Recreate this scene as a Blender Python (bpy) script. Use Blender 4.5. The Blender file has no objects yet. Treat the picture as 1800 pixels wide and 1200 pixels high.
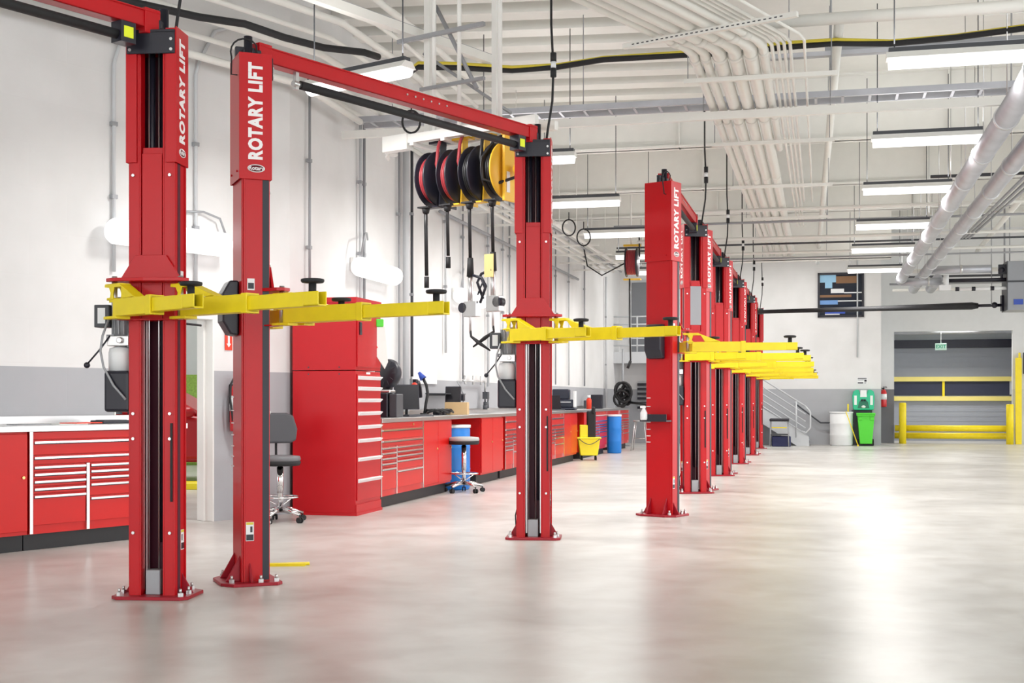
import bpy, bmesh, math, random
from mathutils import Vector, Matrix
R = math.radians
random.seed(7)
scene = bpy.context.scene
COL = scene.collection

# ------------------------------------------------------------------ camera
CAM_Z = 1.27
cd = bpy.data.cameras.new('camera'); cam = bpy.data.objects.new('camera', cd); COL.objects.link(cam)
cam.location = (0, 0, CAM_Z); cam.rotation_euler = (R(90), 0, 0)
cd.sensor_width = 36; cd.lens = 36*2250/1800; cd.shift_y = 102/1800
cd.clip_start = .05; cd.clip_end = 200
scene.camera = cam
scene.view_settings.view_transform = 'Standard'
scene.view_settings.look = 'None'
scene.view_settings.gamma = 1
scene.view_settings.use_curve_mapping = False
scene.view_settings.exposure = 0.9
# ------------------------------------------------------------------ world: daylight through the open bay doors at the right and behind
world = bpy.data.worlds.new('daylight'); scene.world = world; world.use_nodes = True
bg = world.node_tree.nodes['Background']; bg.inputs[0].default_value = (.97, .985, 1, 1); bg.inputs[1].default_value = 1.9

# ------------------------------------------------------------------ frames of the bent building
K = Vector((-2.5, 14.19))
class Frame:
    def __init__(s, deg):
        a = R(deg); s.u = Vector((math.sin(a), math.cos(a))); s.n = Vector((math.cos(a), -math.sin(a))); s.rot = R(90)-a
    def P(s, a, o, z=0):
        p = K + s.u*a + s.n*o; return Vector((p.x, p.y, z))
NEAR, FAR = Frame(36), Frame(13.64)

# ------------------------------------------------------------------ materials
MATS = {}
def mat(name, col, rough=.5, metal=0, var=.04, emit=0, bump=0, scale=6, trans=0, coat=0):
    if name in MATS: return MATS[name]
    m = bpy.data.materials.new(name); m.use_nodes = True; nt = m.node_tree; b = nt.nodes['Principled BSDF']
    b.inputs['Roughness'].default_value = rough; b.inputs['Metallic'].default_value = metal
    tc = nt.nodes.new('ShaderNodeTexCoord'); no = nt.nodes.new('ShaderNodeTexNoise')
    no.inputs['Scale'].default_value = scale; no.inputs['Detail'].default_value = 4
    nt.links.new(tc.outputs['Object'], no.inputs['Vector'])
    mx = nt.nodes.new('ShaderNodeMix'); mx.data_type = 'RGBA'
    mx.inputs[6].default_value = tuple(max(0, c*(1-var)) for c in col)+(1,)
    mx.inputs[7].default_value = tuple(min(1, c*(1+var)) for c in col)+(1,)
    nt.links.new(no.outputs['Fac'], mx.inputs[0]); nt.links.new(mx.outputs[2], b.inputs['Base Color'])
    if emit:
        b.inputs['Emission Color'].default_value = (*col, 1); b.inputs['Emission Strength'].default_value = emit
    if bump:
        bp = nt.nodes.new('ShaderNodeBump'); bp.inputs['Strength'].default_value = bump
        nt.links.new(no.outputs['Fac'], bp.inputs['Height']); nt.links.new(bp.outputs[0], b.inputs['Normal'])
    if trans: b.inputs['Transmission Weight'].default_value = trans
    if col[0] > 6*col[1]: b.inputs['Specular IOR Level'].default_value = .35
    if coat: b.inputs['Coat Weight'].default_value = coat; b.inputs['Coat Roughness'].default_value = .12
    MATS[name] = m; return m

RED = mat('lift_red', (.52, .001, .006), .36, coat=.08)
RED2 = mat('cabinet_red', (.62, .008, .006), .36, coat=.08)
REDD = mat('tool_chest_red', (.50, .004, .010), .42, coat=.05)
YEL = mat('arm_yellow', (.90, .71, .008), .42, var=.1, scale=9)
YEL2 = mat('reel_yellow', (.86, .52, .03), .4)
BLK = mat('black_paint', (.012, .012, .022), .4)
RUB = mat('black_rubber', (.015, .015, .017), .7)
WHT = mat('white_paint', (.84, .84, .81), .45)
CEILW = mat('pipe_white', (.82, .82, .78), .4)
STEEL = mat('stainless', (.62, .62, .62), .28, .9)
CHR = mat('chrome', (.75, .75, .76), .15, 1)
ALU = mat('galvanised_duct', (.50, .51, .55), .48, .75, var=.22, scale=3)
GRY = mat('grey_metal', (.35, .36, .38), .5, .3)
LGRY = mat('light_grey_paint', (.60, .62, .64), .5)
DGRY = mat('dark_grey', (.06, .065, .075), .5)
BLUE = mat('barrel_blue', (.01, .21, .68), .4)
GRN = mat('lime_green', (.08, .66, .03), .4)
TEAL = mat('eyewash_green', (.02, .50, .27), .35)
CARD = mat('cardboard', (.60, .42, .22), .8)
WPL = mat('white_plastic', (.84, .86, .87), .4)
LAMP = mat('lamp_diffuser', (1, 1, 1), .4, emit=1.0)
LETT = mat('white_lettering', (.9, .9, .9), .4)
SCR = mat('screen_black', (.02, .02, .025), .15)
GLS = mat('dark_glass', (.015, .02, .035), .05)
CARR = mat('car_red', (.38, .002, .006), .3, coat=.3)
TIRE = mat('tyre', (.02, .02, .02), .8)
HOSE = mat('black_hose', (.012, .012, .014), .45)
HOSER = mat('red_hose', (.35, .04, .05), .45)
CYEL = mat('cable_yellow', (.72, .60, .05), .5)
PAPER = mat('paper', (.82, .83, .80), .7)
ORG = mat('orange_red', (.8, .05, .02), .4)
SKYB = mat('sky_blue_glass', (.35, .62, .85), .1)
BRN = mat('brown_wood', (.25, .13, .06), .6)
BLU2 = mat('deep_blue', (.03, .08, .45), .4)
HEDGE = mat('hedge_green', (.22, .36, .06), .8, var=.5, scale=30)

def wall_mat(name, band=1.57):
    m = bpy.data.materials.new(name); m.use_nodes = True; nt = m.node_tree; b = nt.nodes['Principled BSDF']
    g = nt.nodes.new('ShaderNodeNewGeometry'); sp = nt.nodes.new('ShaderNodeSeparateXYZ'); nt.links.new(g.outputs['Position'], sp.inputs[0])
    lt = nt.nodes.new('ShaderNodeMath'); lt.operation = 'LESS_THAN'; lt.inputs[1].default_value = band; nt.links.new(sp.outputs['Z'], lt.inputs[0])
    no = nt.nodes.new('ShaderNodeTexNoise'); no.inputs['Scale'].default_value = 1.3; no.inputs['Detail'].default_value = 5
    nt.links.new(g.outputs['Position'], no.inputs['Vector'])
    cr = nt.nodes.new('ShaderNodeValToRGB'); cr.color_ramp.elements[0].position = .3; cr.color_ramp.elements[1].position = .7
    cr.color_ramp.elements[0].color = (.71, .71, .705, 1); cr.color_ramp.elements[1].color = (.79, .79, .79, 1)
    nt.links.new(no.outputs['Fac'], cr.inputs[0])
    cr2 = nt.nodes.new('ShaderNodeValToRGB'); cr2.color_ramp.elements[0].color = (.36, .37, .39, 1); cr2.color_ramp.elements[1].color = (.46, .47, .50, 1)
    nt.links.new(no.outputs['Fac'], cr2.inputs[0])
    mx = nt.nodes.new('ShaderNodeMix'); mx.data_type = 'RGBA'
    nt.links.new(lt.outputs[0], mx.inputs[0]); nt.links.new(cr.outputs[0], mx.inputs[6]); nt.links.new(cr2.outputs[0], mx.inputs[7])
    nt.links.new(mx.outputs[2], b.inputs['Base Color']); b.inputs['Roughness'].default_value = .5
    # block joints as relief
    tc = nt.nodes.new('ShaderNodeTexCoord'); mp = nt.nodes.new('ShaderNodeMapping'); mp.inputs['Rotation'].default_value = (R(90), 0, 0)
    nt.links.new(tc.outputs['Object'], mp.inputs[0])
    br = nt.nodes.new('ShaderNodeTexBrick'); br.inputs['Scale'].default_value = 1; br.inputs['Mortar Size'].default_value = .006
    br.inputs['Brick Width'].default_value = .8; br.inputs['Row Height'].default_value = .4
    nt.links.new(mp.outputs[0], br.inputs['Vector'])
    bp = nt.nodes.new('ShaderNodeBump'); bp.inputs['Strength'].default_value = .25; bp.inputs['Distance'].default_value = .01; bp.invert = True
    nt.links.new(br.outputs['Fac'], bp.inputs['Height']); nt.links.new(bp.outputs[0], b.inputs['Normal'])
    return m
WALL = wall_mat('block_wall_white_over_grey')
WALLR = mat('recess_wall', (.70, .71, .71), .5)
WALLD = mat('recess_wall_low', (.16, .165, .18), .5)

def floor_mat():
    m = bpy.data.materials.new('polished_concrete'); m.use_nodes = True; nt = m.node_tree; b = nt.nodes['Principled BSDF']
    g = nt.nodes.new('ShaderNodeNewGeometry')
    def noise(sc, det=6, dis=0):
        n = nt.nodes.new('ShaderNodeTexNoise'); n.inputs['Scale'].default_value = sc; n.inputs['Detail'].default_value = det; n.inputs['Distortion'].default_value = dis
        nt.links.new(g.outputs['Position'], n.inputs['Vector']); return n
    n1, n2, n3 = noise(.55, 6, .6), noise(3.2, 8, .3), noise(.28, 3)
    cr = nt.nodes.new('ShaderNodeValToRGB'); e = cr.color_ramp.elements
    e[0].position = .3; e[0].color = (.50, .485, .46, 1); e[1].position = .68; e[1].color = (.72, .71, .685, 1)
    nt.links.new(n1.outputs['Fac'], cr.inputs[0])
    cr2 = nt.nodes.new('ShaderNodeValToRGB'); e = cr2.color_ramp.elements
    e[0].position = .33; e[0].color = (.84, .82, .80, 1); e[1].position = .6; e[1].color = (1, 1, 1, 1)
    nt.links.new(n2.outputs['Fac'], cr2.inputs[0])
    mx = nt.nodes.new('ShaderNodeMix'); mx.data_type = 'RGBA'; mx.blend_type = 'MULTIPLY'; mx.inputs[0].default_value = .8
    nt.links.new(cr.outputs[0], mx.inputs[6]); nt.links.new(cr2.outputs[0], mx.inputs[7])
    nt.links.new(mx.outputs[2], b.inputs['Base Color'])
    mr = nt.nodes.new('ShaderNodeMapRange'); mr.inputs['To Min'].default_value = .25; mr.inputs['To Max'].default_value = .36
    nt.links.new(n2.outputs['Fac'], mr.inputs['Value']); nt.links.new(mr.outputs[0], b.inputs['Roughness'])
    bp = nt.nodes.new('ShaderNodeBump'); bp.inputs['Strength'].default_value = .015; bp.inputs['Distance'].default_value = .02
    nt.links.new(n2.outputs['Fac'], bp.inputs['Height']); nt.links.new(bp.outputs[0], b.inputs['Normal'])
    b.inputs['Specular IOR Level'].default_value = .4
    return m
FLOOR = floor_mat()

# ------------------------------------------------------------------ mesh builder
class MB:
    def __init__(s, T=None): s.bm = bmesh.new(); s.T = T or Matrix.Identity(4); s.mi = 0
    def _fin(s, vs, smooth=False, M=None):
        M = s.T @ (M or Matrix.Identity(4))
        bmesh.ops.transform(s.bm, matrix=M, verts=vs)
        fs = set()
        for v in vs: fs.update(v.link_faces)
        for f in fs: f.smooth = smooth; f.material_index = s.mi
    def box(s, x0, x1, y0, y1, z0, z1, M=None):
        r = bmesh.ops.create_cube(s.bm, size=1); vs = r['verts']
        for v in vs: v.co = Vector(((x0+x1)/2+v.co.x*(x1-x0), (y0+y1)/2+v.co.y*(y1-y0), (z0+z1)/2+v.co.z*(z1-z0)))
        s._fin(vs, False, M); return s
    def cyl(s, p0, p1, r, r2=None, n=16, M=None, smooth=True):
        p0, p1 = Vector(p0), Vector(p1); d = p1-p0; L = d.length
        if L < 1e-6: return s
        res = bmesh.ops.create_cone(s.bm, cap_ends=True, segments=n, radius1=r, radius2=r if r2 is None else r2, depth=L)
        q = d.to_track_quat('Z', 'Y').to_matrix().to_4x4()
        MM = (M or Matrix.Identity(4)) @ Matrix.Translation((p0+p1)/2) @ q
        s._fin(res['verts'], smooth, MM)
        if smooth:
            for v in res['verts']:
                for f in v.link_faces:
                    if len(f.verts) > 4: f.smooth = False
        return s
    def tube(s, pts, r, n=8, M=None):
        pts = [Vector(p) for p in pts]; rings = []; up = None; vs = []
        for i, p in enumerate(pts):
            a = pts[max(i-1, 0)]; b = pts[min(i+1, len(pts)-1)]; t = (b-a).normalized()
            if up is None: up = t.orthogonal().normalized()
            up = (up - t*up.dot(t)); up = up.normalized() if up.length > 1e-5 else t.orthogonal().normalized()
            w = t.cross(up); rr = r[i] if isinstance(r, (list, tuple)) else r
            ring = [s.bm.verts.new(p + (up*math.cos(2*math.pi*k/n)+w*math.sin(2*math.pi*k/n))*rr) for k in range(n)]
            rings.append(ring); vs += ring
        for a, b in zip(rings, rings[1:]):
            for k in range(n): s.bm.faces.new((a[k], a[(k+1) % n], b[(k+1) % n], b[k]))
        s.bm.faces.new(rings[0][::-1]); s.bm.faces.new(rings[-1])
        s._fin(vs, True, M); return s
    def lathe(s, prof, c=(0, 0, 0), n=24, M=None):
        rings = []; vs = []
        for r, z in prof:
            ring = [s.bm.verts.new((c[0]+r*math.cos(2*math.pi*k/n), c[1]+r*math.sin(2*math.pi*k/n), c[2]+z)) for k in range(n)]
            rings.append(ring); vs += ring
        for a, b in zip(rings, rings[1:]):
            for k in range(n): s.bm.faces.new((a[k], a[(k+1) % n], b[(k+1) % n], b[k]))
        s.bm.faces.new(rings[0][::-1]); s.bm.faces.new(rings[-1])
        s._fin(vs, True, M); return s
    def prism(s, poly, h0, h1, M=None, smooth=False):
        # poly in xy, extruded in z
        a = [s.bm.verts.new((x, y, h0)) for x, y in poly]; b = [s.bm.verts.new((x, y, h1)) for x, y in poly]; n = len(poly)
        s.bm.faces.new(a[::-1]); s.bm.faces.new(b)
        for k in range(n): s.bm.faces.new((a[k], a[(k+1) % n], b[(k+1) % n], b[k]))
        s._fin(a+b, smooth, M); return s
    def ball(s, c, r, sx=1, sy=1, sz=1, M=None):
        res = bmesh.ops.create_uvsphere(s.bm, u_segments=16, v_segments=10, radius=r)
        MM = (M or Matrix.Identity(4)) @ Matrix.Translation(c) @ Matrix.Diagonal((sx, sy, sz, 1))
        s._fin(res['verts'], True, MM); return s
    def m(s, i): s.mi = i; return s
    def build(s, name, mats, parent=None, bevel=0, loc=None, rz=None, seg=1):
        bmesh.ops.recalc_face_normals(s.bm, faces=s.bm.faces[:])
        me = bpy.data.meshes.new(name); s.bm.to_mesh(me); s.bm.free()
        for x in (mats if isinstance(mats, (list, tuple)) else [mats]): me.materials.append(x)
        o = bpy.data.objects.new(name, me); COL.objects.link(o)
        if parent: o.parent = parent
        if loc is not None: o.location = loc
        if rz is not None: o.rotation_euler.z = rz
        if bevel:
            b = o.modifiers.new('bevel', 'BEVEL'); b.width = bevel; b.segments = seg; b.limit_method = 'ANGLE'; b.angle_limit = R(50)
        return o
YZ = Matrix(((0, 0, 1, 0), (1, 0, 0, 0), (0, 1, 0, 0), (0, 0, 0, 1)))      # prism xy -> yz, extruded in x
XZ = Matrix(((1, 0, 0, 0), (0, 0, -1, 0), (0, 1, 0, 0), (0, 0, 0, 1)))     # prism xy -> xz, extruded in -y

def tag(o, label, cat, group=None, kind=None):
    o['label'] = label; o['category'] = cat
    if group: o['group'] = group
    if kind: o['kind'] = kind
    return o
def thing(name, label, cat, loc, rz=0, group=None):
    o = bpy.data.objects.new(name, None); COL.objects.link(o); o.empty_display_size = .1
    o.location = loc; o.rotation_euler.z = rz
    return tag(o, label, cat, group)
def struct(o): o['kind'] = 'structure'; return o
def wbuild(mb, name, mats, label, cat, group=None, bevel=0, origin=None):
    """one-mesh thing given in world coordinates; origin moved to its lowest centre"""
    vs = mb.bm.verts; lo = Vector((min(v.co.x for v in vs), min(v.co.y for v in vs), min(v.co.z for v in vs)))
    hi = Vector((max(v.co.x for v in vs), max(v.co.y for v in vs), 0))
    c = Vector(((lo.x+hi.x)/2, (lo.y+hi.y)/2, lo.z))
    bmesh.ops.translate(mb.bm, verts=mb.bm.verts[:], vec=-c)
    o = mb.build(name, mats, None, bevel, loc=c); return tag(o, label, cat, group)
def copy_tree(o, parent=None):
    c = o.copy(); COL.objects.link(c); c.parent = parent
    for ch in list(o.children): copy_tree(ch, c)
    return c
def arc(c, r, a0, a1, n=10, plane='xz'):
    out = []
    for i in range(n+1):
        a = R(a0+(a1-a0)*i/n); x, y = r*math.cos(a), r*math.sin(a)
        out.append(Vector(c)+(Vector((x, 0, y)) if plane == 'xz' else Vector((0, x, y)) if plane == 'yz' else Vector((x, y, 0))))
    return out
def text_mesh(txt, size, bold=.0, ext=.001, sx=1.0, space=1.0):
    cu = bpy.data.curves.new('txt', 'FONT'); cu.body = txt; cu.size = size; cu.extrude = ext; cu.offset = bold
    cu.align_x = 'CENTER'; cu.align_y = 'CENTER'; cu.space_character = space; cu.resolution_u = 3
    o = bpy.data.objects.new('txt', cu); COL.objects.link(o)
    dg = bpy.context.evaluated_depsgraph_get(); dg.update()
    me = bpy.data.meshes.new_from_object(o.evaluated_get(dg)); bpy.data.objects.remove(o); bpy.data.curves.remove(cu)
    for v in me.vertices: v.co.x *= sx
    return me
_tc = {}
def text_part(name, txt, size, M, material, parent, bold=0, sx=1, ext=.001, space=1.0):
    key = (txt, size, bold, sx, ext, space)
    if key not in _tc: _tc[key] = text_mesh(txt, size, bold, ext, sx, space)
    me = _tc[key].copy(); me.transform(M); me.materials.clear(); me.materials.append(material); me.name = name
    o = bpy.data.objects.new(name, me); COL.objects.link(o); o.parent = parent
    return o
def facing(normal, up=(0, 0, 1), pos=(0, 0, 0), spin=0):
    n = Vector(normal).normalized(); u = Vector(up); x = u.cross(n).normalized(); y = n.cross(x)
    M = Matrix((x, y, n)).transposed().to_4x4(); M.translation = Vector(pos)
    return M @ Matrix.Rotation(R(spin), 4, 'Z')

# ================================================================== SETTING
H = 6.2
def fbox(fr, s0, s1, o0, o1, z0, z1):
    """box in a building frame: returns (MB, loc, rz)"""
    mb = MB(); mb.box(s0, s1, -o1, -o0, z0, z1); return mb
def fstruct(name, fr, s0, s1, o0, o1, z0, z1, m):
    return struct(fbox(fr, s0, s1, o0, o1, z0, z1).build(name, m, None, loc=(K.x, K.y, 0), rz=fr.rot))
mb = MB(); mb.box(-34, 40, -14, 60, -.2, 0)
struct(mb.build('floor', FLOOR))
# near side wall with the doorway
mb = MB(); mb.box(-14, -2.28, 0, .22, 0, H); mb.box(-2.28, -1.04, 0, .22, 2.12, H); mb.box(-1.04, .05, 0, .22, 0, H)
struct(mb.build('wall_left', WALL, None, loc=(K.x, K.y, 0), rz=NEAR.rot))
mb = MB(); mb.box(0, 24.2, 0, .22, 0, H)
struct(mb.build('wall_left_far', WALL, None, loc=(K.x, K.y, 0), rz=FAR.rot))
# white jamb
mb = MB(); mb.box(-1.06, -1.04, -.01, .24, 0, 2.12); mb.box(-2.28, -2.26, -.01, .24, 0, 2.12); mb.box(-2.28, -1.04, -.01, .24, 2.10, 2.12)
mb.box(-1.09, -1.06, .10, .13, 0, 2.10)
struct(mb.build('door_1', WHT, None, .004, loc=(K.x, K.y, 0), rz=NEAR.rot))
# back wall, recessed right part with the big opening
SB = 23.9
def opening_wall():
    mb = MB(); mb.box(SB, SB+.22, -7.33, 0, 0, H); mb.box(SB, SB+1.9, -7.36, -7.33, 0, H)
    return mb
struct(opening_wall().build('wall_back', WALL, None, loc=(K.x, K.y, 0), rz=FAR.rot))
SR = 25.7
mb = MB(); mb.m(0).box(SR, SR+.2, -7.8, -7.2, 1.57, H); mb.box(SR, SR+.2, -11.05, -7.8, 3.25, H); mb.box(SR, SR+.2, -20, -11.05, 1.57, H)
mb.m(1).box(SR, SR+.2, -7.8, -7.2, 0, 1.57); mb.m(2).box(SR, SR+.2, -20, -11.05, 0, 1.57)
struct(mb.build('wall_right_recess', [WALLR, WALLD, LGRY], None, loc=(K.x, K.y, 0), rz=FAR.rot))
# ceiling
mb = MB(); mb.prism([(-30, -12), (22, -12), (26, 42), (-2, 48), (-30, 30)], H, H+.2)
struct(mb.build('ceiling', mat('ceiling_panel', (.80, .80, .76), .6)))
# deep girders across, joists between
for i, (s, zb, o1) in enumerate([(6.9, 5.2, 22), (11.0, 5.2, 22), (14.4, 5.2, 22), (18.2, 4.62, 7.35)]):
    mb = MB(); mb.box(s-.03, s+.03, -o1, 0, zb, H); mb.box(s-.14, s+.14, -o1, 0, zb, zb+.03)
    mb.box(s-.14, s+.14, -o1, 0, H-.03, H)
    if i == 3:
        mb.box(s, s+.5, -o1, 0, zb, zb+.5)
    for k in range(int(o1/4)):
        mb.box(s-.10, s+.10, -3.6-4*k-.01, -3.6-4*k+.01, zb, H)
    struct(mb.build('trim_%d' % (i+1), CEILW, None, loc=(K.x, K.y, 0), rz=FAR.rot))
s = -5.0; k = 5
while s < 6.7:
    mb = MB(); mb.box(s-.16, s+.16, -4.8, 1.6, H-.34, H)
    struct(mb.build('trim_%d' % k, CEILW, None, loc=(K.x, K.y, 0), rz=FAR.rot+R(6))); s += .72; k += 1
for i, (s, o0) in enumerate([(-2.6, 7.8), (-.2, 8.0), (3.2, 7.6), (8.9, 0), (12.8, 0), (16.3, 0), (20.5, 7.4)]):
    mb = MB(); mb.box(s-.05, s+.05, -21, -o0, H-.3, H); mb.box(s-.12, s+.12, -21, -o0, H-.32, H-.295)
    struct(mb.build('trim_%d' % k, CEILW, None, loc=(K.x, K.y, 0), rz=FAR.rot)); k += 1
# floor joints
# ------------------------------------------------------------------ ceiling lights (fixtures with a lamp under each, some added as fill)
lt_labels_r = ['nearest and largest long ceiling light at the right edge, above the silver ducts', 'second long ceiling light from the front in the right row',
    'third long ceiling light from the front in the right row', 'fourth long ceiling light from the front in the right row',
    'fifth long ceiling light in the right row, second from the back', 'farthest long ceiling light in the right row, just above the square black-framed window']
lt_labels_l = ['bright ceiling light crossing behind the overhead beam of the nearest full lift', 'ceiling light partly hidden behind the hose reels and the second column',
    'long ceiling light just right of the middle column, above the wall pipes', 'ceiling light half hidden by the tall red column with the grey shelf, upper one',
    'ceiling light above the far single hose reel, behind the red column', 'farthest ceiling light of the left row, near the stair door']
def make_light(label, pos, rz, group, power=46):
    t = thing('ceiling_light', label, 'light', pos, rz, group)
    mb = MB(); mb.prism([(-.10, 0), (.10, 0), (.05, .06), (-.05, .06)], -.62, .62, M=YZ.__class__(((0, 0, 1, 0), (1, 0, 0, 0), (0, 1, 0, 0), (0, 0, 0, 1))))
    mb.build('housing', WHT, t)
    mb = MB(); mb.box(-.60, .60, -.045, .045, .06, .10); mb.build('ballast_cover', DGRY, t)
    mb = MB(); mb.lathe([(.02, -.6), (.085, -.6), (.085, .6), (.02, .6)], n=20, M=Matrix.Rotation(R(90), 4, 'Y')); 
    for v in mb.bm.verts:
        if v.co.z > 0: v.co.z = 0
    mb.build('diffuser', LAMP, t)
    for x in (-.55, .55):
        mb = MB(); mb.cyl((x, 0, .1), (x, 0, max(.12, (3.74 if pos[1] > 38 else H-.36)-pos[2])), .006, n=6); mb.build('hanger_rod', DGRY, t)
    l = bpy.data.lights.new('tube_lamp', 'AREA'); l.shape = 'RECTANGLE'; l.size = 1.2; l.size_y = .16; l.energy = power; l.color = (1, .98, .95); l.spread = R(170)
    lo = bpy.data.objects.new('tube_lamp', l); COL.objects.link(lo); lo.parent = t; lo.location = (0, 0, -.10)
    l2 = l.copy(); l2.energy = power*.07; l2.name = 'added_fill_uplight'; lo2 = bpy.data.objects.new('added_fill_uplight', l2); COL.objects.link(lo2); lo2.parent = t; lo2.location = (0, 0, .14); lo2.rotation_euler = (math.pi, 0, 0)  # upward fill lamp added above each fixture to brighten the ceiling
    return t
sr = [-1.45, 2.16, 5.7, 9.56, 13.15, 17.3]
for i, s in enumerate(sr):
    make_light(lt_labels_r[i], FAR.P(s, 6.94, 4.26), FAR.rot+R(90), 'ceiling lights in the right row')
make_light(lt_labels_l[0], Vector((-1.42, 11.75, 4.22)), NEAR.rot+R(90), 'ceiling lights in the left row')
for i, s in enumerate([2.3, 5.9, 9.6, 13.2, 16.6]):
    make_light(lt_labels_l[i+1], FAR.P(s, 2.2, 4.26), FAR.rot+R(90), 'ceiling lights in the left row')

for s, o in ((21.3, 2.4), (21.3, 5.4)):  # added fixtures, hidden by the soffit, to lift the dim back wall
    make_light('added fill ceiling light hidden behind the white soffit, over the back stairs' if o < 4 else 'added fill ceiling light hidden behind the white soffit, over the white barrel', FAR.P(s, o, 5.45), FAR.rot+R(90), 'added fill lights hidden behind the soffit', 42)
for s in (3.0, 11.5, 20.0):  # added row out of view, evens out the light from the right
    make_light('added unseen fill light of the row beyond the right edge of the view', FAR.P(s, 13.2, 4.6), FAR.rot+R(90), 'added unseen fill lights beyond the right edge', 55)
make_light('added unseen fill light inside the passage with the roller door', FAR.P(26.6, 9.6, 3.55), FAR.rot+R(90), 'added passage fill light', 40)  # added unseen lamp that brightens the roller door

# ================================================================== LIFTS
def make_lift(label, pr, fr, rho, idx):
    """pr: world xy of the right-hand column (opening towards the viewer)."""
    Wd = 3.43; t = thing('two_post_lift', label, 'car lift', (pr[0], pr[1], 0), fr.rot, 'red two-post lifts in a row')
    posts = [(Matrix.Rotation(R(180+rho), 4, 'Z'), True), (Matrix.Translation((-Wd, 0, 0)) @ Matrix.Rotation(R(-rho), 4, 'Z'), False)]
    for T, right in posts:
        # column: C section
        mb = MB(T); z1 = 3.6; w = .145; x0, x1 = -.10, .095
        mb.box(x0, x0+.012, -w, w, .02, z1)
        for sg in (-1, 1):
            mb.box(x0, x1, sg*w-.006, sg*w+.006, .02, z1); mb.box(x1-.012, x1, *sorted((sg*w, sg*.082)), .02, z1)
            mb.box(x1-.075, x1, *sorted((sg*.082, sg*.072)), .02, z1)
            mb.box(-.088, -.076, *sorted((sg*(w+.004), sg*(w+.018))), .02, 2.78)
        c = mb.build('column', RED, t, .002)
        mb = MB(T); mb.box(-.088, -.082, -.13, .13, .03, 3.5); mb.build('channel_back', mat('channel_maroon', (.07, .006, .02), .5), c)
        mb = MB(T)
        for sg in (-1, 1):
            for z in (1.18, 1.02 if right else 2.2, .42, 2.7): mb.cyl((x1, sg*.12, z), (x1+.012, sg*.12, z), .010, n=8)
        mb.build('column_bolts', STEEL, c)
        # base plate, gussets, anchor bolts
        mb = MB(T); mb.prism([(-.24, -.15), (-.17, -.25), (.13, -.25), (.17, -.21), (.17, .21), (.13, .25), (-.17, .25), (-.24, .15)], 0, .022)
        for sg in (-1, 1):
            mb.prism([(sg*.15, .022), (sg*.225, .022), (sg*.15, .15)], -.05, -.035, M=YZ)
        for y in (-.1, .1): mb.prism([(-.10, .022), (-.20, .022), (-.10, .20)], y-.006, y+.006, M=Matrix(((1, 0, 0, 0), (0, 0, 1, 0), (0, 1, 0, 0), (0, 0, 0, 1))))
        bp_ = mb.build('base_plate', mat('plate_dark_red', (.33, .008, .02), .35), t, .003)
        for x, y in ((-.17, -.17), (-.17, .17), (.02, -.215), (.02, .215), (.13, -.2), (.13, .2)):
            m2 = MB(T); m2.cyl((x, y, .022), (x, y, .045), .019, n=6, smooth=False); m2.cyl((x, y, .045), (x, y, .07), .009, n=8); m2.build('anchor_bolt', STEEL, bp_)
        # shroud with lettering
        mb = MB(T); a, b, z0, z1 = .163, -.118, 2.78, 3.645
        mb.box(b, b+.006, -a, a, z0, z1)
        for sg in (-1, 1):
            mb.box(b, .108, sg*a-.003, sg*a+.003, z0, z1); mb.box(.102, .108, *sorted((sg*a, sg*.095)), z0, z1-.01)
        for y in (-.1, .1): mb.cyl((b-.008, y, 2.84), (b, y, 2.84), .008, n=8)
        sh = mb.build('shroud', RED, t, .002)
        for sg in (-1, 1):
            M = T @ facing((0, sg, 0), pos=(-.002, sg*(a+.0035), 3.245), spin=90)
            text_part('sign_lettering', 'ROTARY LIFT', .128, M, LETT, sh, bold=.0062, sx=.78, ext=.0015, space=1.13)
            Me = T @ facing((0, sg, 0), pos=(-.002, sg*(a+.0035), 2.855))
            m2 = MB(); m2.m(0).lathe([(.045, 0), (.045, .0015)], n=24, M=Me @ Matrix.Diagonal((1.35, .62, 1, 1)))
            m2.m(1).lathe([(.038, .0015), (.038, .0025)], n=24, M=Me @ Matrix.Diagonal((1.35, .56, 1, 1)))
            e = m2.build('emblem', [WPL, mat('emblem_maroon', (.12, .01, .02), .4)], sh)
            text_part('emblem_lettering', 'Rotary', .038, Me @ Matrix.Translation((0, 0, .003)), LETT, sh, bold=.0008, ext=.0004)
            m2 = MB(T); xa, xb = ((-.002, .045) if right else (.045, .089)); m2.box(xa, xb, *sorted((sg*(w+.006), sg*(w+.0085))), .03, 2.80); m2.build('side_slot_shade', mat('channel_maroon', (.07, .006, .02), .5) if right else BLK, c)  # flat dark strip paints the shade of the recess in the column side
            # decal stickers low on the side
            m2 = MB(T); m2.m(0).box(-.070, -.015, sg*(w+.006), sg*(w+.008), .30, .43); m2.m(1).box(-.067, -.018, *sorted((sg*(w+.008), sg*(w+.009))), .305, .345)
            m2.box(-.040, -.025, *sorted((sg*(w+.008), sg*(w+.009))), .36, .40)
            m2.m(2).box(-.067, -.018, *sorted((sg*(w+.008), sg*(w+.009))), .412, .428)
            m2.build('warning_sticker', [WPL, BLK, CYEL], c)
            m2 = MB(T); m2.m(0).box(-.06, -.01, sg*(w+.006), sg*(w+.008), 2.02, 2.10); m2.m(1).box(-.055, -.015, *sorted((sg*(w+.008), sg*(w+.009))), 2.03, 2.07)
            m2.build('warning_sticker', [WPL, BLK], c)
        # top cap
        mb = MB(T); mb.box(-.09, .118, -.158, .158, 3.60, 3.625); mb.box(.108, .118, -.158, .158, 3.47, 3.615)
        mb.box(-.115, .02, -.02, .02, 3.62, 3.72) ; mb.box(-.07, .06, -.045, .045, 3.625, 3.70)
        cap = mb.build('top_plate', BLK, t, .004)
        m2 = MB(T)
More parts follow.
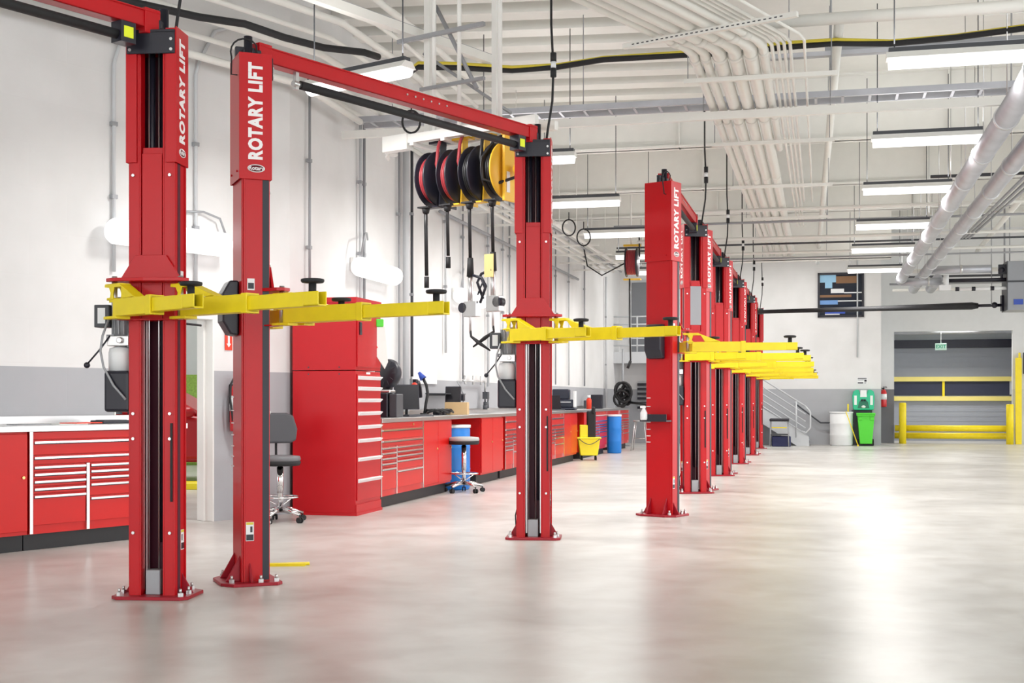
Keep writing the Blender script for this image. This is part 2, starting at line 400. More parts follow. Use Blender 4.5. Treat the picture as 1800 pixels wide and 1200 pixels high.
        for y in (-.135, .135):
            for z in (3.495, 3.56): m2.cyl((.118, y, z), (.126, y, z), .010, n=8)
        m2.build('cap_bolts', STEEL, cap)
        # cylinder, chain, equalizer cables
        mb = MB(T)
        mb.cyl((-.03, .035 if right else -.03, .35), (-.03, .035 if right else -.03, 3.79), .030)
        mb.cyl((.0, -.03, 2.3), (.0, -.03, 3.55), .018)
        mb.build('hydraulic_cylinder', BLK, t)
        mb = MB(T)
        for y in (-.045, .02): mb.cyl((.02, y, .1), (.02, y, 3.5), .006, n=6)
        mb.box(.0, .012, .058, .07, .05, 1.85); mb.box(.0, .012, -.07, -.058, .05, 1.85)
        mb.build('equalizer_cable', STEEL, t)
        mb = MB(T); mb.box(-.02, .07, -.05, .045, .022, .18); mb.build('pulley_cover', GRY, t, .004)
        # rubber edge strip
        mb = MB(T); mb.box(x1, x1+.012, .125, .138, .62, 1.12); mb.build('door_bumper', RUB, c)
        # carriage
        mb = MB(T); mb.box(-.02, .075, -.066, .066, 2.0, 2.88); mb.box(.075, .09, -.066, .066, 2.0, 2.84)
        mb.prism([(-.20, 2.035), (.20, 2.035), (.10, 2.19), (-.10, 2.19)], .10, .116, M=YZ)
        mb.prism([(-.02, -.07), (.12, -.25), (.17, -.27), (.22, -.22), (.24, 0), (.22, .22), (.17, .27), (.12, .25), (-.02, .07)], 2.015, 2.037)
        mb.prism([(-.02, -.07), (.12, -.23), (.17, -.24), (.17, -.20), (.11, 0), (.17, .20), (.17, .24), (.12, .23), (-.02, .07)], 1.775, 1.785)
        mb.box(-.02, .095, -.068, .068, 1.78, 2.02)
        ca = mb.build('carriage', RED, t, .002)
        if idx == 2 and right:
            m2 = MB(T); m2.box(.09, .096, -.075, .075, 2.28, 2.80); m2.build('grey_panel', mat('panel_grey', (.33, .34, .37), .5), ca)
        for sg in (-1, 1):
            mb = MB(T); mb.cyl((.165, sg*.215, 1.775), (.165, sg*.215, 2.05), .018, n=10); mb.build('pivot_pin', STEEL, ca)
        # swing arms: both fold towards the aisle (lift-local -y)
        for sg in (-1, 1):
            piv = T @ Vector((.165, sg*.215, 0)); near_side = piv.y   # -y side is the front one
            first = (sg == -1) == right     # arm on the wall side reaches further back
            front = (T @ Vector((.165, -sg*.215, 0))).x > piv.x
            if right: L, kind = (.86, 0) if front else (1.20, 1)
            else: L, kind = (.75, 0) if not front else (1.32 if idx < 2 else 1.18, 1)
            if idx >= 2: L += (-.04, .05, -.06, .04, 0)[idx % 5]
            sk = (-3 if right else 2) + (2 if kind else -3)
            A = Matrix.Translation((piv.x, piv.y, 0)) @ Matrix.Rotation(R(-90+sk), 4, 'Z')     # arm local +x outwards
            dz = 0 if kind == 0 else .0
            Lo = L*.56; zt = 1.902+dz; zb = 1.782
            mb = MB(A)
            hw = .045
            mb.box(.05, Lo, -hw, hw, zb+.012, zt)                      # outer tube
            mb.box(Lo-.05, Lo, -hw-.006, hw+.006, zb+.006, zt+.006)
            mb.prism([(-.045, -.03), (.0, -.055), (.06, -.05), (.06, .05), (.0, .055), (-.045, .03)], zt-.004, zt+.008)
            mb.prism([(-.05, -.05), (.0, -.06), (.10, -.05), (.10, .05), (.0, .06), (-.05, .05)], zb-.005, zb+.012)
            # swan-neck plates from the pivot up to the collar
            neck = [(-.05, 1.995), (.12, 1.995), (.40*Lo+.1, zt+.004), (.30*Lo, zt), (.14, 1.975), (.06, 1.975), (.045, 1.93), (.06, zt-.02), (.0, zt-.02), (.02, 1.94), (.0, 1.975), (-.05, 1.98)]
            for y in (-.042, .034): mb.prism(neck, -y-.008, -y, M=XZ)
            mb.prism([(-.05, -.04), (.12, -.04), (.12, .04), (-.05, .04)], 1.99, 2.0)
            mb.prism([(.12, 1.995), (.40*Lo+.1, zt+.004), (.40*Lo+.1, zt-.004), (.12, 1.985)], -.04, .04, M=XZ)
            ar = mb.build('swing_arm', YEL, t, .002)
            mb = MB(A); mb.box(Lo-.02, L-.06, -hw+.009, hw-.009, zb+.024, zt-.012)
            for y in (-hw+.009, hw-.017): mb.box(L-.06, L+.06, y, y+.008, zb+.024, zt-.012)
            mb.box(L-.06, L+.06, -hw+.009, hw-.009, zb+.024, zb+.034)
            mb.build('arm_extension', YEL, ar, .002)
            mb = MB(A); mb.lathe([(.02, 0), (.062, .002), (.068, .012), (.066, .022), (.05, .026), (.01, .026)], c=(L-.02, 0, zt+.038))
            mb.cyl((L-.02, 0, zb+.03), (L-.02, 0, zt+.045), .022); mb.build('lifting_pad', RUB, ar)
        # left post: black cover on its back;  right post: power unit
        if not right:
            mb = MB(T); mb.prism([(-.102, 1.71), (-.16, 1.72), (-.215, 1.81), (-.215, 2.0), (-.165, 2.09), (-.102, 2.09)], -.12, .08, M=XZ)
            mb.build('latch_cover', BLK, t, .012, seg=2)
            if idx == 2:
                mb = MB(T); mb.box(-.22, -.102, -.16, .17, 1.03, 1.045); mb.box(-.22, -.215, -.16, .12, 1.045, 1.11); mb.box(-.22, -.102, .115, .12, 1.045, 1.11)
                mb.build('tool_tray', BLK, t)
            # wiring loop on top
            mb = MB(T); mb.tube([(-.1, -.1, 3.5)]+[(-.16, -.1, 3.5)]+arc((-.06, -.08, 3.66), .1, 200, 40, 8, 'xz')+[(.03, -.05, 3.62)], .006, 6)
            mb.build('top_hose', RUB, t)
            for k in range(7):
                m2 = MB(T); m2.box(b+.005, b+.016, .1, .145, .80+.065*k*(1+.04*k), .808+.065*k*(1+.04*k)); m2.build('height_mark', WPL, c)
        else:
            pu = MB(T); pu.box(-.08, .02, -.33, -.17, 1.66, 1.69); pu.box(-.06, .0, -.20, -.15, 1.40, 1.80)
            p = pu.build('power_unit', GRY, t)
            m2 = MB(T); m2.box(-.06, .05, -.40, -.30, 1.735, 1.88); m2.build('control_box', DGRY, p, .004)
            m2 = MB(T); m2.box(.05, .053, -.375, -.325, 1.76, 1.86); m2.build('box_label', WPL, p)
            m2 = MB(T); m2.cyl((-.02, -.235, 1.67), (-.02, -.235, 1.93), .06)
            for q in range(14):
                a_ = 2*math.pi*q/14; cx, cy = -.02+.066*math.cos(a_), -.235+.066*math.sin(a_)
                m2.box(-.006, .006, -.003, .003, 1.69, 1.91, M=Matrix.Translation((cx, cy, 0)) @ Matrix.Rotation(a_, 4, 'Z'))
            m2.build('motor', GRY, p)
            m2 = MB(T); m2.box(-.09, .06, -.31, -.165, 1.615, 1.68); m2.cyl((.06, -.22, 1.65), (.085, -.22, 1.65), .02); m2.build('valve_block', STEEL, p, .004)
            m2 = MB(T); m2.lathe([(.03, .165), (.075, .15), (.082, .12), (.082, 0), (.03, 0)], c=(-.02, -.245, 1.45)); m2.build('filler_tank', WPL, p)
            m2 = MB(T); m2.box(-.12, .08, -.325, -.155, 1.19, 1.455); m2.build('oil_reservoir', BLK, p, .02, seg=2)
            m2 = MB(T); m2.tube([(.06, -.29, 1.68), (.08, -.34, 1.60), (.10, -.42, 1.50)], .006, 8); m2.ball((.10, -.425, 1.49), .02); m2.build('release_lever', BLK, p)
            m2 = MB(T); m2.tube([(.06, -.30, 1.78), (.08, -.33, 1.68), (.09, -.34, 1.58), (.09, -.32, 1.48), (.10, -.25, 1.36), (.10, -.17, 1.27)], .008, 8); m2.build('oil_hose', GRY, p)
            # power cable dropping from the ceiling with two plug connectors
            m2 = MB(T); xx, yy = -.02, .11
            m2.tube([(xx, yy, 3.6), (xx, yy+.02, 3.75), (xx+.0, yy+.06, 4.0), (xx, yy+.07, 4.3), (xx, yy+.05, 4.7), (xx, yy+.05, H)], .011, 8)
            cb = m2.build('power_cable', RUB, t)
            m2 = MB(T); m2.m(0).cyl((xx, yy+.07, 4.22), (xx, yy+.07, 4.30), .028, n=12); m2.cyl((xx, yy+.07, 4.36), (xx, yy+.07, 4.44), .028, n=12); m2.m(1).cyl((xx, yy+.07, 4.30), (xx, yy+.07, 4.36), .024, n=12)
            m2.build('plug_connector', [RUB, WPL], cb)
            m2 = MB(T); m2.tube([(-.08, -.15, .3), (-.09, -.175, .2), (-.09, -.17, .1), (-.08, -.15, .03)], .006, 6); m2.build('floor_hose', RUB, t)
    # crossbar with padded shut-off bar
    mb = MB(); mb.box(-Wd+.02, -.02, -.05, .05, 3.635, 3.645); mb.box(-Wd+.02, -.02, -.05, -.042, 3.635, 3.745); mb.box(-Wd+.02, -.02, .042, .05, 3.635, 3.745)
    mb.box(-Wd+.02, -.02, -.062, .05, 3.735, 3.745)
    for x in (-Wd+.02, -.14): mb.box(x, x+.12, -.06, .06, 3.60, 3.76)
    cr = mb.build('overhead_beam', RED, t, .003)
    mb = MB()
    for k in range(6):
        mb.cyl((-Wd+1.6+.1*k, -.058, 3.70), (-Wd+1.6+.1*k, -.05, 3.70), .008, n=8)
    mb.build('beam_bolts', STEEL, cr)
    mb = MB(); mb.cyl((-Wd+.45, -.02, 3.55), (-.33, -.02, 3.55), .031); bar = mb.build('padded_shutoff_bar', RUB, cr)
    mb = MB(); mb.box(-Wd+.40, -Wd+.43, -.03, 0, 3.51, 3.65); mb.cyl((-Wd+.38, -.02, 3.55), (-Wd+.46, -.02, 3.55), .022, n=10); mb.build('bar_hinge', STEEL, cr)
    mb = MB(); mb.m(0).box(-.33, -.22, -.07, .03, 3.50, 3.63); mb.m(1).box(-.31, -.24, -.073, -.07, 3.53, 3.60); mb.build('limit_switch', [BLK, mat('label_yellow', (.85, .95, .02), .4)], cr)
    return t

P1, P3 = (-2.29, 8.26), (.198, 11.71)
lifts_n = [('nearest red two-post lift, its beam leaving the view at the top left', P1),
           ('second red two-post lift, its long overhead beam ending beside the hose reels', P3)]
for i, (lb, p) in enumerate(lifts_n): make_lift(lb, p, NEAR, 31, i)
P5, P13 = Vector((2.47, 17.4)), Vector((6.33, 33.2))
lb_far = ['third red two-post lift, a black tray on one column and grey panel on the other', 'fourth red two-post lift counted from the front, right behind the one with the grey panel',
          'fifth red two-post lift from the front, between the fourth and sixth', 'sixth red two-post lift, second last of the row', 'farthest red two-post lift at the end of the row before the stairs']
for i in range(5):
    p = P5 + (P13-P5)*i/4; make_lift(lb_far[i], (p.x, p.y), FAR, 22, i+2)

# ================================================================== CABINETS
KICK = mat('kick_black', (.012, .012, .014), .5)
def cab_thing(label, fr, s, o=.8, name='drawer_cabinet', group='red workshop cabinets'):
    return thing(name, label, 'cabinet', fr.P(s, o), fr.rot, group)
def drawer_face(t, x0, x1, z0, z1, handle=True, lock=False):
    mb = MB(); mb.box(x0+.006, x1-.006, -.018, 0, z0+.004, z1-.004); d = mb.build('drawer', RED2, t, .003)
    if handle:
        m2 = MB(); m2.box(x0+.012, x1-.012, -.034, -.018, z1-.030, z1-.012); m2.m(1).box(x0+.012, x1-.012, -.0188, -.018, z1-.038, z1-.030)
        m2.build('handle', [CHR, BLK], d, .002)
    if lock:
        m2 = MB(); m2.cyl((x1-(x1-x0)*.25, -.018, (z0+z1)/2), (x1-(x1-x0)*.25, -.028, (z0+z1)/2), .014); m2.build('lock', mat('brass', (.7, .5, .2), .3, .9), d)
    return d
def drawer_cabinet(label, fr, s, w=1.63, left=.57, mirror=False):
    t = cab_thing(label, fr, s)
    mb = MB(); mb.m(0).box(0, w, 0, .74, .14, 1.0); mb.m(1).box(.0, w, .07, .70, 0, .14); mb.build('body', [RED2, KICK], t)
    drawer_face(t, .03, w-.03, .93, 1.0, False, True)
    drawer_face(t, .03, w-.03, .80, .93); drawer_face(t, .03, w-.03, .72, .80)
    xs = [(.03, left-.015), (left+.015, w-.03)]
    if mirror: xs = [(.03, w-left-.015), (w-left+.015, w-.03)][::-1]
    z = .72
    for h in (.06, .062, .062, .062): drawer_face(t, *xs[0], z-h, z); z -= h
    drawer_face(t, *xs[0], .21, z)
    z = .72
    for h in (.055, .055, .06, .12): drawer_face(t, *xs[1], z-h, z); z -= h
    drawer_face(t, *xs[1], .21, z)
    div = left if not mirror else w-left
    for x, zt in ((.015, 1.0), (w-.015, 1.0), (div, .72)):
        mb = MB(); mb.box(x-.015, x+.015, -.024, 0, .145, zt); mb.build('chrome_trim', CHR, t)
    return t
def door_cabinet(label, fr, s, w, n=2, kick=.07, name='door_cabinet', hinge=None):
    t = cab_thing(label, fr, s, name=name)
    mb = MB(); mb.m(0).box(0, w, 0, .74, .14, 1.0); mb.m(1).box(0, w, kick, .70, 0, .14); mb.build('body', [RED2, KICK], t)
    for k in range(n):
        a, b = w*k/n, w*(k+1)/n
        m2 = MB(); m2.box(a+.008, b-.008, -.02, 0, .17, .985); d = m2.build('door', RED2, t, .004)
        m2 = MB(); x = b-.05; m2.cyl((x, -.02, .62), (x, -.032, .62), .013); m2.build('knob', mat('brass', (.7, .5, .2), .3, .9), d)
    return t
def worktop(label, fr, s0, s1, o1=.84, m=None):
    mb = MB(); mb.box(0, s1-s0, -(o1-.8), .78, 1.0, 1.05)
    mb.box(0, s1-s0, .765, .785, 1.05, 1.12)
    return tag(mb.build('worktop', m or STEEL, None, .003, loc=fr.P(s0, .8), rz=fr.rot), label, 'worktop', 'stainless worktops along the wall')
door_cabinet('red cupboard with one round knob at the left edge, beside the nearest drawer bench', NEAR, -4.75, 1.01, 1)
drawer_cabinet('nearest red drawer cabinet, left of the first lift column', NEAR, -3.73)
worktop('nearest shiny worktop at the left edge with red papers on it', NEAR, -4.9, -2.08)

# tall tool cabinet
t = thing('tall_tool_cabinet', 'tall red tool cabinet with eight white-handled drawers and a paper hanging on its side', 'cabinet', FAR.P(-.02, .82), FAR.rot)
mb = MB(); w = .80; D = .74; mb.box(0, w, 0, D, .0, 1.585); mb.build('lower_body', REDD, t, .005)
mb = MB(); mb.box(0, w, 0, D, 1.595, 2.33); mb.box(-.008, w+.008, -.012, D, 2.33, 2.39); mb.box(.04, .10, -.006, 0, 1.60, 1.60+.001); ub = mb.build('upper_body', REDD, t, .005)
mb = MB(); mb.box(.03, w-.03, -.016, 0, 1.63, 2.30); d = mb.build('upper_door', REDD, t, .004)
m2 = MB(); m2.box(.07, .13, -.03, -.016, 1.98, 2.12); m2.build('door_latch', BLK, d, .004)
hz = [1.52, 1.40, 1.27, 1.125, .975, .825, .62, .385, .14]
for k in range(8):
    m2 = MB(); m2.box(.025, w-.025, -.014, 0, hz[k+1]+.02, hz[k]+.028 if k else 1.548); d = m2.build('drawer', REDD, t, .003)
    m2 = MB(); m2.prism([(0, 0), (.035, -.006), (.035, -.012), (.006, -.042), (0, -.042)], .04, w-.045, M=Matrix(((0, 0, 1, 0), (-1, 0, 0, -.014), (0, 1, 0, hz[k]+.012), (0, 0, 0, 1)))); m2.build('handle', WPL, d)
m2 = MB(); m2.box(.33, .45, -.006, 0, 1.552, 1.575); m2.build('badge', WPL, t)
m2 = MB()
for x in (.14, .50):
    for z in (1.55, 1.625): m2.cyl((-.006, x+.05, z), (.0, x+.05, z), .008, n=8)
m2.build('side_screws', DGRY, t)
m2 = MB(); m2.box(-.02, w+.02, -.02, D, 0, .03); m2.box(-.004, w, -.012, 0, .03, .12); m2.build('plinth', REDD, t)
# paper on it with green clip
t = thing('hanging_paper', 'white leaflet with a green clip hanging on the tall red cabinet', 'paper', FAR.P(.70, .90, 1.72), FAR.rot-R(45))
m2 = MB(); m2.prism([(-.28, .30), (-.08, .42), (.0, .38), (.04, -.02), (.0, -.10), (-.1, .04)], 0, .01, M=XZ); m2.build('leaflet', PAPER, t)
m2 = MB(); m2.box(-.12, -.02, -.03, .005, .38, .47); m2.build('clip', GRN, t, .01)
m2 = MB(); m2.prism([(-.22, .24), (-.20, .25), (-.13, .12), (-.15, .11)], .01, .013, M=XZ); m2.prism([(-.18, .28), (-.16, .29), (-.09, .14), (-.11, .13)], .01, .013, M=XZ); m2.build('red_print', ORG, t)

drawer_cabinet('red drawer cabinet right beside the tall tool cabinet', FAR, .80)
door_cabinet('red two-door cupboard left of the first blue barrel', FAR, 2.43, 1.28, 2)
worktop('worktop holding the fan, computer and monitor, beside the tall cabinet', FAR, .80, 3.78)
door_cabinet('red two-door cupboard right of the first blue barrel', FAR, 5.30, 1.32, 2)
mb = MB(); mb.box(0, 1.6, .72, .76, .55, 1.0); tag(mb.build('back_panel', RED2, None, loc=FAR.P(3.7, .8), rz=FAR.rot), 'red panel behind the first blue barrel, under the bench', 'panel')
drawer_cabinet('red drawer cabinet seen just left of the middle lift column', FAR, 6.75)
door_cabinet('red cupboard mostly hidden behind the middle lift column', FAR, 8.40, 1.78, 3)
drawer_cabinet('red drawer cabinet seen just right of the middle lift column', FAR, 10.2, 1.38, .5)
door_cabinet('red two-door cupboard left of the yellow mop bucket', FAR, 11.58, 1.40, 2)
worktop('long worktop from the cardboard box past the middle column to the mop bucket', FAR, 3.78, 13.9)
door_cabinet('red cupboard right of the yellow mop bucket', FAR, 13.75, 1.35, 2)
drawer_cabinet('red drawer cabinet left of the second blue barrel', FAR, 15.1)
drawer_cabinet('last red drawer cabinet at the end of the bench, behind the metal stool', FAR, 18.75, 1.5, .5)
mb = MB(); mb.box(0, 2.02, 0, .7, .86, 1.0); tag(mb.build('bridge_drawer', RED2, None, loc=FAR.P(16.73, .8), rz=FAR.rot), 'red bridge drawer above the second blue barrel', 'drawer')
worktop('far worktop with the black hose pile at its end', FAR, 13.9, 20.3)

# ================================================================== BARRELS, STOOLS, BINS
def barrel(label, pos, col, r=.29, h=.88, name='barrel', cat='barrel', group=None):
    t = thing(name, label, cat, pos, 0, group)
    mb = MB(); mb.lathe([(.05, 0), (r*.94, 0), (r, .03), (r, h*.30), (r*1.02, h*.32), (r, h*.34), (r, h*.64), (r*1.02, h*.66), (r, h*.68), (r, h-.05), (r*.95, h-.02), (r*.95, h), (.05, h)], n=32); mb.build('drum', col, t)
    mb = MB(); mb.lathe([(r*.9, h-.03), (r*1.03, h-.03), (r*1.03, h+.012), (r*.9, h+.012)], n=32); mb.build('rim', WPL if col is BLUE else col, t)
    return t
barrel('bright blue barrel standing under the bench behind the round stool', FAR.P(4.25, .62), BLUE, .30, .90, group='blue plastic barrels')
barrel('bright blue barrel in the bench gap beside the mop bucket area, near the far stool', FAR.P(16.9, .97), BLUE, .17, .90, group='blue plastic barrels')
barrel('dark blue barrel at the foot of the back stairs behind the last lift', FAR.P(22.3, 3.75), mat('dark_blue', (.01, .09, .28), .4), .30, .93, group='blue plastic barrels')
barrel('white barrel against the back wall, left of the green bin', FAR.P(SB-.5, 6.28), WPL, .31, .92)
def stool(label, pos, back, seat_z, rz, group):
    t = thing('work_stool', label, 'stool', pos, rz, group)
    mb = MB(); mb.lathe([(.03, seat_z-.07), (.19, seat_z-.06), (.215, seat_z-.02), (.205, seat_z+.012), (.12, seat_z+.022), (.01, seat_z+.02)], n=32)
    mb.build('seat', mat('grey_vinyl', (.16, .16, .17), .45) if back else mat('pale_vinyl', (.42, .43, .43), .4), t)
    mb = MB(); mb.lathe([(.20, seat_z-.085), (.216, seat_z-.05), (.20, seat_z-.03), (.05, seat_z-.03), (.05, seat_z-.085)], n=32); mb.build('seat_pan', RUB, t)
    mb = MB(); mb.cyl((0, 0, .10), (0, 0, seat_z-.07), .026); mb.cyl((0, 0, .30), (0, 0, seat_z-.10), .034); mb.build('gas_column', CHR, t)
    mb = MB(); mb.tube([(.19*math.cos(R(a)), .19*math.sin(R(a)), .26) for a in range(0, 361, 15)], .010)
    for a in (30, 150, 270): mb.tube([(.19*math.cos(R(a)), .19*math.sin(R(a)), .26), (.03*math.cos(R(a)), .03*math.sin(R(a)), .17)], .008)
    mb.build('foot_ring', CHR, t)
    for k in range(5):
        a = R(72*k+20); c, s_ = math.cos(a), math.sin(a)
        mb = MB(); mb.tube([(0, 0, .13), (.12*c, .12*s_, .125), (.27*c, .27*s_, .085)], [.03, .026, .017], 10); l = mb.build('base_leg', CHR, t)
        mb = MB(); q = Vector((.27*c, .27*s_, 0)); d = Vector((-s_, c, 0))*.008
        for sg in (-2.2, 2.2): mb.cyl(q+d*sg+Vector((0, 0, .03))-d, q+d*sg+Vector((0, 0, .03))+d, .03)
        mb.cyl(q+Vector((0, 0, .04)), q+Vector((0, 0, .09)), .008); mb.build('caster', RUB, l)
    if back:
        mb = MB(); n = 9; pts = []
        P = [(x, z) for x, z in ((-.20, .0), (-.215, .12), (-.17, .26), (-.1, .29), (.1, .29), (.17, .26), (.215, .12), (.20, .0), (.14, -.03), (-.14, -.03))]
        mb.prism(P, -.03, .03, M=Matrix.Translation((0, .20, seat_z+.17)) @ XZ); mb.build('backrest', mat('dark_vinyl', (.07, .07, .08), .45), t, .02, seg=3)
        mb = MB(); mb.tube([(0, .12, seat_z-.05), (0, .24, seat_z-.03), (0, .25, seat_z+.10), (0, .235, seat_z+.28)], .014); mb.build('back_support', RUB, t)
    return t
stool('grey swivel stool with a backrest, beside the tall red cabinet', Vector((-2.41, 13.3, 0)), True, .67, R(20), None)
stool('backless round swivel stool with pale seat in front of the blue barrel', Vector((-.66, 17.55, 0)), False, .74, R(0), None)
# far metal stool
t = thing('metal_stool', 'plain bare metal stool at the far end of the bench', 'stool', FAR.P(18.6, 1.35), FAR.rot)
mb = MB(); mb.lathe([(.02, .72), (.17, .72), (.175, .74), (.16, .755), (.02, .755)]); mb.build('seat', STEEL, t)
for sx in (-1, 1):
    for sy in (-1, 1):
        mb = MB(); mb.tube([(sx*.11, sy*.11, .72), (sx*.2, sy*.2, 0)], .014); mb.build('leg', STEEL, t)
mb = MB(); mb.tube([(.165*math.cos(R(45+90*k))*1.414*.7*1.05, .165*math.sin(R(45+90*k))*1.414*.7*1.05, .3) for k in range(5)], .008); mb.build('stretcher', STEEL, t)
# mop bucket
t = thing('mop_bucket', 'yellow mop bucket with black wringer in the bench gap', 'bucket', FAR.P(13.3, 1.0), FAR.rot-R(75))
t.scale = (1.12, 1.12, 1.12)
YB = mat('bucket_yellow', (.92, .82, .02), .4)
mb = MB(); mb.prism([(-.16, .09), (.16, .09), (.21, .42), (-.21, .42)], -.14, .14, M=XZ); mb.box(-.23, .23, -.16, .16, .40, .43); mb.build('tub', YB, t, .015, seg=2)
mb = MB(); mb.box(-.17, .0, -.06, .10, .43, .66); mb.build('splash_guard', YB, t, .01)
mb = MB(); mb.box(-.03, .13, -.07, .12, .42, .92); mb.box(.06, .12, -.1, .1, .86, 1.0); mb.build('wringer', RUB, t, .02)
mb = MB(); mb.tube([(-.19, -.15, .40)]+[(-.19+.38*k/8, -.19, .40-.10*math.sin(math.pi*k/8)) for k in range(9)]+[(.19, -.15, .40)], .007); mb.build('bail_handle', DGRY, t)
for x in (-.13, .13):
    for y in (-.1, .1):
        mb = MB(); mb.cyl((x-.012, y, .035), (x+.012, y, .035), .035); mb.cyl((x, y, .05), (x, y, .1), .01); mb.build('caster', RUB, t)
# green bin + eyewash
t = thing('wheeled_bin', 'lime green wheeled bin under the green eyewash station', 'bin', FAR.P(SB-.55, 6.93), FAR.rot-R(90))
mb = MB(); mb.prism([(-.16, .06), (.16, .06), (.225, .84), (-.225, .84)], -.22, .22, M=XZ); mb.box(-.245, .245, -.26, .25, .82, .86); mb.box(-.20, -.10, -.235, -.2, .70, .80); mb.box(.10, .20, -.235, -.2, .70, .80); mb.build('body', GRN, t, .012, seg=2)
mb = MB(); mb.box(-.25, .25, -.27, .26, .86, .90); mb.build('lid_rim', GRN, t, .01)
for x in (-.2, .2):
    mb = MB(); mb.cyl((x-.02, .18, .09), (x+.02, .18, .09), .09); mb.build('wheel', RUB, t)
mb = MB(); mb.box(-.2, .2, -.14, -.1, 0, .06); mb.build('foot', RUB, t)
t = thing('eyewash_station', 'teal green eyewash station with white labels on the back wall', 'eyewash', FAR.P(SB-.004, 6.88, .98), FAR.rot-R(90))
mb = MB(); mb.prism([(-.28, .03), (-.25, 0), (.25, 0), (.28, .03), (.30, .40), (.27, .52), (.20, .56), (.12, .56), (.08, .42), (-.08, .42), (-.12, .56), (-.20, .56), (-.27, .52), (-.30, .40)], 0, .22, M=XZ); mb.build('tank', TEAL, t, .02, seg=2)
mb = MB(); mb.prism([(-.16, .05), (.16, .05), (.12, .22), (.04, .30), (-.04, .30), (-.12, .22)], .22, .225, M=XZ); mb.build('bowl_recess', mat('deep_teal', (.01, .16, .10), .4), t)
mb = MB(); mb.prism([(-.09, .36), (.09, .36), (.08, .55), (-.08, .55)], .2, .226, M=XZ); mb.prism([(-.25, .14), (-.18, .14), (-.18, .40), (-.25, .40)], .22, .226, M=XZ); mb.prism([(.18, .14), (.25, .14), (.25, .40), (.18, .40)], .22, .226, M=XZ)
mb.lathe([(.06, .225), (.06, .232), (.01, .235)], M=Matrix.Translation((0, 0, .09)) @ XZ @ Matrix.Diagonal((1, .6, 1, 1))); mb.build('labels', WPL, t)
mb = MB(); mb.ball((-.04, -.25, .27), .03); mb.ball((.04, -.25, .27), .03); mb.build('spray_heads', BLK, t)
mb = MB(); mb.box(-.26, .26, .0, .02, 0, .98); mb.box(-.30, -.26, -.2, .02, 0, .98); ob = mb.build('eyewash_backboard', DGRY, None, loc=FAR.P(SB-.03, 6.86), rz=FAR.rot-R(90)); tag(ob, 'dark stand panel behind the lime green bin', 'panel')
mb = MB(); mb.tube([(0, 0, 0), (.02, .02, 1.0)], .013); mb.box(-.05, .05, -.02, .02, 0, .04)
tag(mb.build('broom_pole', YEL, None, loc=FAR.P(SB-.95, 6.72), rz=FAR.rot), 'yellow pole leaning between the white barrel and the green bin', 'pole').rotation_euler.x = R(-18)
mb = MB(); mb.tube([(0, 0, .0), (.0, 0, .22)], .02); tag(mb.build('pump_tube', YEL, None, loc=FAR.P(SB-.5, 6.46, .93), rz=FAR.rot), 'yellow pump tube standing on the white barrel', 'pump')
# notice over eyewash
t = thing('wall_notice', 'small black and white notice above the eyewash station', 'sign', FAR.P(SB-.004, 6.85, 1.70), FAR.rot-R(90))
mb = MB(); mb.box(-.14, .14, -.006, 0, 0, .19); mb.build('board', WPL, t)
mb = MB()
for a, b, z0, z1 in ((-.12, .12, .15, .175), (-.12, .05, .115, .13), (.06, .12, .07, .13), (-.12, .03, .02, .05), (.05, .11, .025, .04)): mb.box(a, b, -.008, -.006, z0, z1)
mb.build('print', BLK, t)
# fire extinguishers
def extinguisher(label, pos, rz):
    t = thing('fire_extinguisher', label, 'fire extinguisher', pos, rz, 'fire extinguishers')
    mb = MB(); mb.lathe([(.03, 0), (.085, .01), (.09, .04), (.09, .42), (.07, .48), (.03, .51), (.02, .52)], c=(0, -.10, 0)); mb.build('cylinder', mat('extinguisher_red', (.6, .01, .015), .3, coat=.4), t)
    mb = MB(); mb.lathe([(.0915, .22), (.0915, .38)], c=(0, -.10, 0)); mb.build('label_band', WPL, t)
    mb = MB(); mb.cyl((0, -.10, .51), (0, -.10, .56), .025); mb.box(-.02, .10, -.12, -.08, .56, .575); mb.box(-.02, .09, -.115, -.085, .59, .60); mb.build('valve_handle', BLK, t)
    mb = MB(); mb.tube([(-.02, -.10, .54), (-.08, -.12, .56), (-.13, -.13, .50), (-.14, -.13, .35), (-.12, -.14, .18), (-.10, -.14, .12)], [.012]*5+[.02]); mb.build('hose', RUB, t)
    mb = MB(); mb.box(-.04, .04, -.02, 0, .1, .5); mb.build('bracket', RUB, t)
    return t
def SY(fr, s, o): return fr.P(s, o)
extinguisher('red fire extinguisher with white label on the wall beside the doorway', NEAR.P(-.80, .01, .93), NEAR.rot)
extinguisher('red fire extinguisher with looped hose right of the green eyewash, by the big opening', FAR.P(SR-.015, 7.5, 1.05), FAR.rot-R(90))
t = thing('extinguisher_sign', 'narrow red sign with a white arrow above the left extinguisher', 'sign', NEAR.P(-.845, .008, 1.79), NEAR.rot)
mb = MB(); mb.box(-.05, .05, -.004, 0, 0, .32); mb.build('plate', ORG, t)
mb = MB(); mb.prism([(0, .03), (.03, .07), (.012, .07), (.012, .20), (-.012, .20), (-.012, .07), (-.03, .07)], .004, .006, M=XZ); mb.build('arrow', WPL, t)

